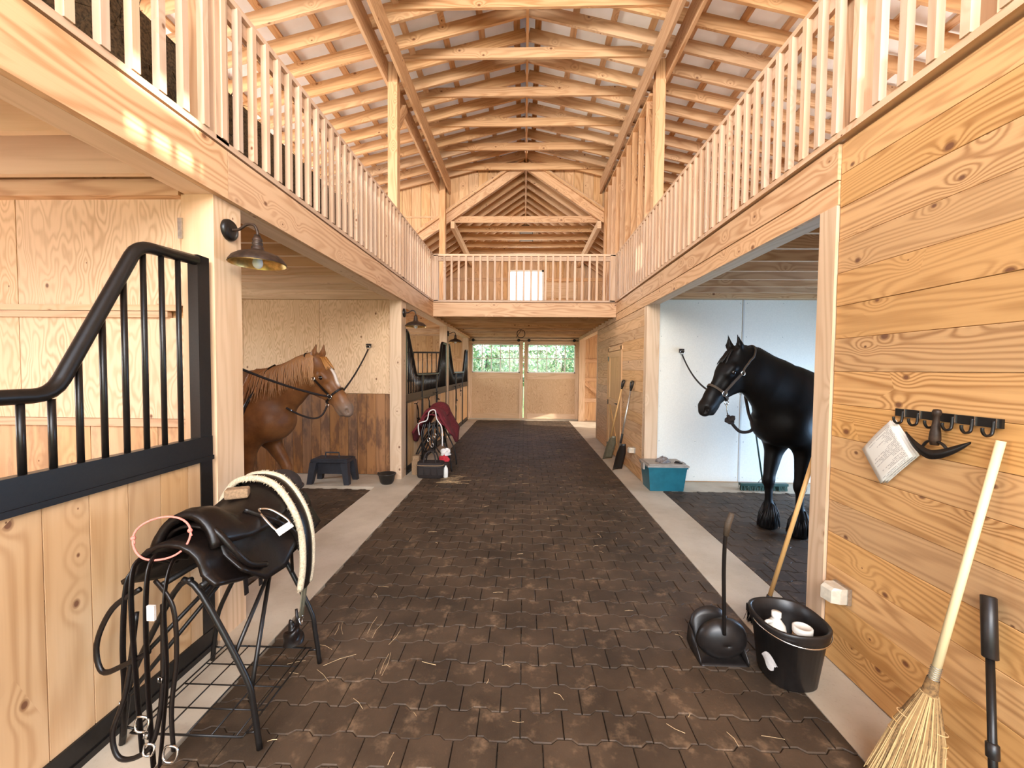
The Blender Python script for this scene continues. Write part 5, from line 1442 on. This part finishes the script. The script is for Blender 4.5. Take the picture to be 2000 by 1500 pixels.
# ------------------------------------------------------------------ saddle racks and tack
def tubes(name, lists, r, mat, par, n=8):
    for l in lists: MB().tube(l, r, n).build(name, mat, par, True)
def saddle_rack(cx, y0, y1, label, shelf=True):
    o = thing('saddle_rack', (cx, (y0+y1)/2, 0), label, 'saddle rack', 'folding saddle racks')
    zt = .70; hw = .085
    for y in (y0, y1):
        for sx in (-1, 1):
            tubes('leg', [smooth([(cx-sx*.02, y, zt+.06), (cx+sx*.06, y, zt), (cx+sx*.25, y, .34), (cx+sx*.285, y-.0, .20), (cx+sx*.31, y, .012)], 4)], .0125, 'black_metal', o)
    for sx in (-1, 1):
        tubes('saddle_bar', [[(cx+sx*hw, y0-.03, zt+.05), (cx+sx*hw, y1+.09, zt+.05)]], .0125, 'black_metal', o)
        tubes('side_brace', [[(cx+sx*.09, y1, zt-.02), (cx+sx*.20, y0, .42)]], .010, 'black_metal', o)
        tubes('lower_brace', [[(cx+sx*.06, y1, zt), (cx+sx*.27, y0, .24)]], .010, 'black_metal', o)
    if shelf:
        m = MB()
        for k in range(5): m.tube([(cx-.22+.11*k, y0-.02, .085), (cx-.22+.11*k, y1+.02, .085)], .0035, 6)
        for k in range(5): m.tube([(cx-.245, y0-.02+(y1-y0+.04)*k/4, .08), (cx+.245, y0-.02+(y1-y0+.04)*k/4, .08)], .0035, 6)
        m.tube([(cx-.25, y0-.02, .083), (cx+.25, y0-.02, .083), (cx+.25, y1+.02, .083), (cx-.25, y1+.02, .083)], .005, 6, True)
        for sx in (-1, 1):
            for y in (y0, y1): m.tube([(cx+sx*.25, y, .083), (cx+sx*.298, y, .09)], .005, 6)
        m.build('wire_shelf', 'black_metal', o, True)
    return o
RX = -1.45
saddle_rack(RX, 1.68, 2.20, 'near folding black saddle rack with a wire shelf')

def drape(cx, ys, topz, halfw, drop, thick, nseg=22, flare=0.05, curve=None):
    """sheet hanging over the rack: rows along y, each an arch from one lower edge over the top to the other"""
    P = []
    for i, y in enumerate(ys):
        row = []
        tz = topz(i/(len(ys)-1)); dr = drop(i/(len(ys)-1)); hw = halfw(i/(len(ys)-1))
        for j in range(nseg+1):
            s_ = -1+2*j/nseg; a = abs(s_)
            if a < .42: ang = a/.42*PI/2; x = hw*math.sin(ang); z = tz-hw*.85*(1-math.cos(ang))
            else: q = (a-.42)/.58; x = hw+flare*q; z = tz-hw*.85-dr*q
            row.append(V((cx+math.copysign(x, s_), y, z)))
        P.append(row)
    return P
def lerp_list(v):
    def g(t):
        k = t*(len(v)-1); i = min(int(k), len(v)-2); return v[i]+(v[i+1]-v[i])*(k-i)
    return g
def saddle(cx, ya, yb, label, seat_mat, pad_mat, cover=False):
    o = thing('saddle', (cx, (ya+yb)/2, .7), label, 'saddle', 'saddles on the racks')
    N = 18; ys = [ya+(yb-ya)*i/N for i in range(N+1)]
    # pad under everything
    P = drape(cx, [ya-.04+(yb-ya+.17)*i/N for i in range(N+1)], lerp_list([.96, .95, .945, .945, .95, .96]), lerp_list([.145]*3), lerp_list([.04, .10, .14, .15, .14, .10]), .01, flare=.06)
    q = MB().grid(P).build('saddle_pad', pad_mat, o, True); md = q.modifiers.new('t', 'SOLIDIFY'); md.thickness = .018; md.offset = 1
    # flaps
    P = drape(cx, ys[2:-4], lerp_list([.99, .98, .975, .985]), lerp_list([.14, .155, .155, .15]), lerp_list([.07, .17, .18, .06]), .01, flare=.09)
    q = MB().grid(P).build('saddle_flap', seat_mat, o, True); md = q.modifiers.new('t', 'SOLIDIFY'); md.thickness = .012; md.offset = 1
    # seat: pommel at the near end, rising cantle at the far end
    P = []
    for i in range(21):
        t = i/20; y = ya+.05+(yb-ya-.06)*t
        z = 1.025-.045*math.sin(PI*min(t/.75, 1))+(.02*((t-.6)/.4)**1.5 if t > .6 else 0); w = .065+.08*math.sin(PI*(.12+.62*t)) if t < .93 else .15*(1-(t-.93)/.07*.35)
        row = []
        for j in range(17):
            s_ = -1+2*j/16; row.append(V((cx+w*math.sin(s_*PI/2)*(1+.15*(1-math.cos(s_*PI/2))), y+.03*(s_*s_)*(t-.5), z-.105*(1-math.cos(s_*PI/2))-.02*(t < .1)*(.1-t)*10+ (.02*(1-s_*s_) if t < .25 else -.012*(1-s_*s_)*math.sin(PI*t)))))
        P.append(row)
    q = MB().grid(P).build('seat', seat_mat, o, True); md = q.modifiers.new('t', 'SOLIDIFY'); md.thickness = .03; md.offset = -1
    # welt roll along the front of the flap
    for sx in (-1, 1):
        MB().tube(smooth([(cx+sx*.05, ya+.07, 1.015), (cx+sx*.13, ya+.07, .955), (cx+sx*.185, ya+.09, .87), (cx+sx*.215, ya+.14, .79), (cx+sx*.225, ya+.24, .74)], 4), .014, 8).build('knee_roll', seat_mat, o, True)
    return o
sd1 = saddle(RX, 1.63, 2.30, 'black leather saddle on the near rack, a pink loop of twine over it', 'black_leather', 'black_leather')
# stirrup iron lying on the aisle-side flap
ss = MB(); c = V((RX+.175, 1.97, .935))
MB().tube(smooth([c+V((-.05, .0, .035)), c+V((-.02, -.03, .02)), c+V((.05, -.05, -.035)), c+V((.075, -.045, -.06))], 4), .006, 8).build('stirrup_iron', 'steel', sd1, True)
MB().tube(smooth([c+V((-.05, .0, .035)), c+V((-.01, .035, .02)), c+V((.06, .05, -.03)), c+V((.085, .045, -.055))], 4), .006, 8).build('stirrup_iron', 'steel', sd1, True)
MB().obox(c+V((.082, 0, -.06)), (0, 1, 0), (.6, 0, -.8), (.8, 0, .6), .11, .035, .012).build('stirrup_tread', 'white_plastic', sd1)
MB().tube(smooth([(RX+.10, 1.90, .99), (RX+.165, 1.95, .94), (RX+.205, 2.02, .88), (RX+.24, 2.09, .80), (RX+.25, 2.12, .70)], 4), .013, 6, flat=.4).build('stirrup_leather', 'black_leather', sd1, True)
for y, l in ((1.76, .08), (1.86, .09), (2.12, .16)):
    MB().beam((RX+.20, y, .735), (RX+.205, y, .735-l), .022, .006, up=(1, 0, 0)).build('billet_strap', 'black_leather', sd1)

# fleece-lined girth draped across the rear of the saddle
gt = thing('fleece_girth', (RX, 2.27, .98), 'black girth edged with cream fleece draped over the near saddle', 'girth')
arc = smooth([(RX-.255, 2.22, .64), (RX-.235, 2.21, .86), (RX-.14, 2.19, 1.03), (RX-.02, 2.18, 1.075), (RX+.11, 2.17, 1.045), (RX+.215, 2.16, .92), (RX+.262, 2.16, .77), (RX+.265, 2.165, .60), (RX+.245, 2.17, .47)], 6)
MB().tube(arc, .045, 10, flat=.3, up=(0, 1, 0)).build('girth_band', 'black_leather', gt, True)
for sg in (-1, 1):
    m = MB(); rnd = random.Random(21+sg); base_ = [p+V((0, sg*.048, .006)) for p in arc]
    m.tube(base_, .017, 8)
    for p, q in zip(base_, base_[1:]):
        for k in range(26):
            c = p.lerp(q, rnd.random()); d = V((rnd.uniform(-1, 1), sg*rnd.uniform(-.3, 1), rnd.uniform(-1, 1))).normalized(); w = d.cross(V((.3, .5, .8))).normalized()*.003
            m.fan([c+d*.012-w, c+d*.012+w, c+d*rnd.uniform(.022, .03)])
    m.build('fleece_edge', 'fleece', gt, True)
for dx in (-.012, .012): MB().beam((RX+.245+dx*.2, 2.17+dx, .48), (RX+.225, 2.17+dx, .30), .02, .006, up=(1, 0, 0)).build('girth_strap', 'olive', gt)
m = MB(); c = V((RX+.225, 2.17, .275)); m.tube([c+V((.006*math.sin(k), .02*math.cos(k*PI/6), .025*math.sin(k*PI/6))) for k in range(12)], .004, 6, True); m.build('buckle', 'steel', gt, True)

sp = MB(); sp.obox((RX-.02, 2.02, 1.035), (.9, .43, 0), (-.43, .9, 0), (0, 0, 1), .105, .07, .05); o = sp.build('grooming_brush', 'tan')
md = o.modifiers.new('b', 'BEVEL'); md.width = .010; md.segments = 3
tag(o, 'tan block brush lying on top of the near saddle', 'brush')
pt = thing('twine_loop', (RX-.02, 1.70, .99), 'pink loop of knotted baling twine on the near saddle', 'twine')
c = V((RX-.035, 1.60, .975)); e1 = V((.97, .22, .02)); e2 = V((-.06, .22, .97))
m = MB(); m.tube([c+e1*.104*math.cos(t*2*PI/40)*(1+.03*math.sin(3*t*2*PI/40))+e2*.088*math.sin(t*2*PI/40)*(1+.05*math.sin(2*t*2*PI/40+1)) for t in range(40)], .0042, 8, True); m.build('twine', 'pink', pt, True)
for a in (.25, PI-.1):
    m = MB(); q = c+e1*.104*math.cos(a)+e2*.088*math.sin(a); m.ball(q, .0095, 6); m.tube([q, q+V((.012, -.005, -.02))], .003, 6); m.build('knot', 'pink', pt, True)

# riding hat shaped dome at the back of the saddle
hh = thing('riding_helmet', (RX, 2.36, .96), 'dark rounded riding hat resting at the back of the near saddle', 'helmet')
P = []
for i in range(12):
    a = PI*.5*i/11; P.append([V((RX+.0+.115*math.sin(a)*math.cos(2*PI*k/28), 2.36+.115*math.sin(a)*math.sin(2*PI*k/28), .965+.105*math.cos(a))) for k in range(28)])
MB().grid(P, closed_v=True).build('helmet_shell', 'dark_web', hh, True)
MB().tube([V((RX+.0+.118*math.cos(2*PI*k/28), 2.36+.118*math.sin(2*PI*k/28), .965)) for k in range(28)], .008, 8, True).build('rim', 'dark_web', hh, True)

# bridles hanging from the near end of the rack
bd = thing('bridle', (RX-.09, 1.52, .7), 'black leather bridle straps and reins hanging from the near end of the rack', 'bridle')
def bs(nm, pts, r=.011, fl=.4, mat='black_leather'): MB().tube(smooth(pts, 6), r, 8, flat=fl).build(nm, mat, bd, True)
x, y = RX-.09, 1.56; U = .10
bs('headpiece', [(x+.02, y+.12, 0.843), (x-.02, y+.02, 0.892), (x-.01, y-.03, 0.795), (x+.0, y-.03, 0.454), (x+.01, y-.02, 0.120)], .014)
bs('headpiece', [(x+.05, y+.12, 0.843), (x+.04, y+.02, 0.904), (x+.05, y-.03, 0.771), (x+.05, y-.03, 0.393), (x+.055, y-.02, 0.060)], .014)
bs('cheek_strap', [(x+.09, y+.13, 0.856), (x+.10, y+.04, 0.880), (x+.115, y-.02, 0.746), (x+.12, y-.02, 0.454), (x+.10, y-.02, 0.235), (x+.08, y-.02, 0.060)], .012)
bs('cheek_strap', [(x-.05, y+.10, 0.819), (x-.07, y+.02, 0.819), (x-.08, y-.0, 0.576), (x-.10, y+.02, 0.333), (x-.14, y+.05, 0.100)], .011)
bs('rein', [(x-.02, y+.02, 0.771), (x-.12, y-.0, 0.698), (x-.19, y-.0, 0.551), (x-.16, y-.01, 0.442), (x-.06, y-.02, 0.478), (x+.05, y-.02, 0.539)], .011, .7)
bs('rein', [(x-.04, y+.02, 0.673), (x-.05, y-.02, 0.381), (x-.10, y-.03, 0.211), (x-.07, y-.04, 0.115), (x+.01, y-.04, 0.120), (x+.07, y-.03, 0.186), (x+.10, y-.02, 0.393), (x+.09, y-.0, 0.722)], .010, .8)
bs('rein', [(x+.06, y+.0, 0.819), (x+.15, y-.02, 0.722), (x+.16, y-.02, 0.515), (x+.135, y-.02, 0.308), (x+.13, y-.01, 0.120)], .011, .6)
for q, rr in ((V((x+.03, y-.04, .255)), .028), (V((x+.065, y-.05, .16)), .022), (V((x+.135, y-.03, .125)), .03)):
    m = MB(); m.tube([q+V((rr*math.cos(k*2*PI/18), .004*math.sin(k), rr*1.25*math.sin(k*2*PI/18))) for k in range(18)], .0045, 6, True); m.build('bit_ring', 'steel', bd, True)
for q in (V((x+.045, y-.04, .205)), V((x-.125, y+.03, .27)), V((x+.10, y-.03, .43))):
    m = MB(); m.tube([q+V((.011*math.cos(k*PI/2+.7), 0, .015*math.sin(k*PI/2+.7))) for k in range(4)], .0032, 6, True); m.build('buckle', 'steel', bd, True)
MB().box((x+.065, y-.045, .68), (x+.095, y-.035, .74)).build('white_tag', 'white_cloth', bd)
bt = thing('boot_wrap', (RX+.245, 2.05, 0), 'small dark leather harness pad hanging at the aisle side of the near rack', 'harness pad')
crumple((RX+.215, 2.10, .20), .05, .05, .09, 9, 'black_leather', 'pad', bt); MB().tube(smooth([(RX+.24, 2.11, .27), (RX+.24, 2.10, .33), (RX+.225, 2.12, .37)], 4), .008, 6).build('strap', 'black_leather', bt, True)

# ------------------------------------------------------------------ far rack with burgundy covered saddle
R2 = -1.47
saddle_rack(R2, 6.50, 6.98, 'far folding black saddle rack beside the dipped stall front', shelf=False)
s2 = saddle(R2, 6.42, 7.12, 'saddle under a burgundy fleece cover on the far rack', 'burgundy', 'burgundy')
P = drape(R2, [6.40+.72*i/14 for i in range(15)], lerp_list([1.03, 1.06, 1.02, 1.02, 1.10, 1.10]), lerp_list([.15, .19, .19, .17]), lerp_list([.24, .38, .42, .30]), .01, flare=.17)
q = MB().grid(P).build('fleece_cover', 'burgundy', s2, True); md = q.modifiers.new('t', 'SOLIDIFY'); md.thickness = .03; md.offset = 1
MB().tube(smooth([(R2-.19, 6.38, .62), (R2-.20, 6.38, .80), (R2-.07, 6.38, .86), (R2-.03, 6.38, 1.0), (R2+.06, 6.38, 1.02), (R2+.09, 6.38, .88), (R2+.17, 6.38, .74), (R2+.18, 6.38, .45)], 5), .009, 8).build('cover_piping', 'white_cloth', s2, True)
b2 = thing('bridle', (R2, 6.40, .5), 'tangled black bridle hanging from the far rack below the burgundy cover', 'bridle')
rnd = random.Random(31)
for k in range(9):
    xx = R2-.13+.03*k; MB().tube(smooth([(xx, 6.44, .84+rnd.uniform(-.04, .03)), (xx+rnd.uniform(-.04, .04), 6.40, .66), (xx+rnd.uniform(-.06, .06), 6.39, .50), (xx+rnd.uniform(-.05, .05), 6.40, .34)], 5), .011, 6, flat=.5).build('strap', 'black_leather', b2, True)
for xx, z in ((R2-.04, .55), (R2+.06, .62), (R2+.02, .46)):
    m = MB(); m.tube([(xx+.022*math.cos(k*PI/7), 6.375, z+.03*math.sin(k*PI/7)) for k in range(14)], .005, 6, True); m.build('bit_ring', 'steel', b2, True)
tbg = thing('tote_bag', (-1.43, 6.20, 0), 'black grooming tote bag on the floor in front of the far rack', 'bag')
P = []
for z, w, d in ((.004, .19, .11), (.03, .205, .12), (.14, .21, .125), (.24, .20, .115), (.245, .185, .10), (.12, .17, .09)):
    P.append([V((-1.43+w*math.copysign(abs(math.cos(t))**.5, math.cos(t)), 6.20+d*math.copysign(abs(math.sin(t))**.5, math.sin(t)), z)) for t in [2*PI*k/32 for k in range(32)]])
m = MB().grid(P, closed_v=True); m.fan(list(reversed(P[0]))); m.fan(P[-1]); m.build('bag_body', 'dark_web', tbg, True)
MB().tube([V((-1.43+.208*math.copysign(abs(math.cos(t))**.5, math.cos(t)), 6.20+.123*math.copysign(abs(math.sin(t))**.5, math.sin(t)), .20)) for t in [2*PI*k/32 for k in range(32)]], .008, 6, True).build('trim_band', 'tan', tbg, True)
for dy in (-.10, .10): MB().tube(smooth([(-1.53, 6.20+dy, .22), (-1.50, 6.20+dy*.7, .36), (-1.43, 6.20+dy*.4, .41), (-1.36, 6.20+dy*.7, .36), (-1.33, 6.20+dy, .22)], 5), .012, 6, flat=.5).build('carry_handle', 'dark_web', tbg, True)
for k in range(4): MB().box((-1.59+.10*k, 6.066, .06), (-1.515+.10*k, 6.082, .17)).build('pocket', 'dark_web', tbg)
sb = thing('spray_bottle', (-1.195, 6.18, 0), 'white spray bottle standing beside the black tote bag', 'bottle')
MB().lathe([(.0001, 0), (.033, 0), (.036, .01), (.036, .12), (.03, .15), (.014, .17), (.014, .19)], 20, (-1.195, 6.18, 0)).build('bottle_body', 'white_plastic', sb, True)
m = MB(); m.box((-1.225, 6.168, .19), (-1.17, 6.192, .225)); m.box((-1.222, 6.17, .165), (-1.212, 6.19, .195)); m.build('trigger', 'black_plastic', sb)
tag(crumple((-1.245, 6.42, .30), .08, .07, .09, 14, 'white_cloth', 'folded_cloth'), 'white and red cloth bundle hanging at the far rack leg', 'cloth')
tag(crumple((-1.26, 6.36, .215), .085, .06, .09, 15, 'red_cloth', 'folded_cloth'), 'red cloth bundle below the white one at the far rack', 'cloth')
bxp = MB(); bxp.box((-1.76, 6.30, .0), (-1.64, 6.42, .22)); bxp.box((-1.75, 6.31, .22), (-1.65, 6.41, .30)); tag(bxp.build('bottle_crate', 'tan'), 'small tan crate squeezed between the pale post and the far rack', 'crate')

# ------------------------------------------------------------------ halters and latches on the far stall fronts
def wall_halter(y, z, label, sz=1.0):
    o = thing('halter', (XL, y, z), label, 'halter', 'halters on the far stall fronts')
    x = XL+.035; mk = lambda nm, pts, r=.011: MB().tube(smooth(pts, 5), r, 6, flat=.5).build(nm, 'black_leather', o, True)
    MB().tube([(XL-.006, y, z), (XL+.05, y, z+.01), (XL+.06, y, z+.035)], .007, 6).build('hook', 'black_metal', o, True)
    mk('crown_strap', [(x, y, z), (x+.02, y-.05*sz, z-.10*sz), (x+.02, y-.06*sz, z-.24*sz), (x+.02, y-.02*sz, z-.34*sz)])
    mk('cheek_strap', [(x, y, z), (x+.015, y+.04*sz, z-.10*sz), (x+.015, y+.06*sz, z-.24*sz), (x+.02, y-.02*sz, z-.34*sz)])
    mk('noseband', [(x+.02, y-.06*sz, z-.24*sz), (x+.06, y, z-.27*sz), (x+.015, y+.06*sz, z-.24*sz)])
    mk('lead_end', [(x+.02, y-.02*sz, z-.34*sz), (x+.03, y+.02*sz, z-.42*sz), (x+.03, y-.03*sz, z-.50*sz)], .009)
    m = MB(); m.tube([(x+.025, y-.02*sz+.02*math.cos(k*PI/6), z-.34*sz+.02*math.sin(k*PI/6)) for k in range(12)], .004, 6, True); m.build('ring', 'steel', o, True)
wall_halter(6.78, 1.09, 'dark halter hung on the board beside the burgundy saddle')
wall_halter(7.62, 1.12, 'dark halter hung on the door above the burgundy saddle', .6)
wall_halter(8.35, 1.18, 'short dark strap hung on the far upright of the dipped stall door', .5)
wall_halter(10.65, 1.22, 'dark halter hung on the farthest stall front', 1.4)
wall_halter(11.35, 1.22, 'dark strap hung on the door of the farthest stall', .6)

# ------------------------------------------------------------------ wisps of hay on the floor
m = MB(); rnd = random.Random(77)
def straw(x, y, l, a, lift=.004, r=.0011):
    d = V((math.cos(a), math.sin(a), 0)); p = V((x, y, lift)); b = V((-d.y, d.x, 0))*rnd.uniform(-.02, .02)
    m.tube([p-d*l/2, p+b*.5+V((0, 0, .003)), p+d*l/2], r, 4)
for _ in range(90):      # scattered
    straw(rnd.uniform(-1.3, 1.3), rnd.uniform(1.6, 8.5), rnd.uniform(.03, .10), rnd.uniform(0, PI), r=rnd.uniform(.0008, .0016))
for _ in range(11): straw(rnd.uniform(-1.25, -.75), rnd.uniform(1.9, 2.7), rnd.uniform(.08, .20), rnd.uniform(0, PI))
for _ in range(26): straw(rnd.uniform(-1.25, -.85), rnd.uniform(5.85, 6.3), rnd.uniform(.08, .25), rnd.uniform(-.3, .5), r=.0016)
tag(m.build('loose_hay', 'hay_strand'), 'loose wisps of pale hay scattered over the paver aisle', 'hay', kind='stuff')
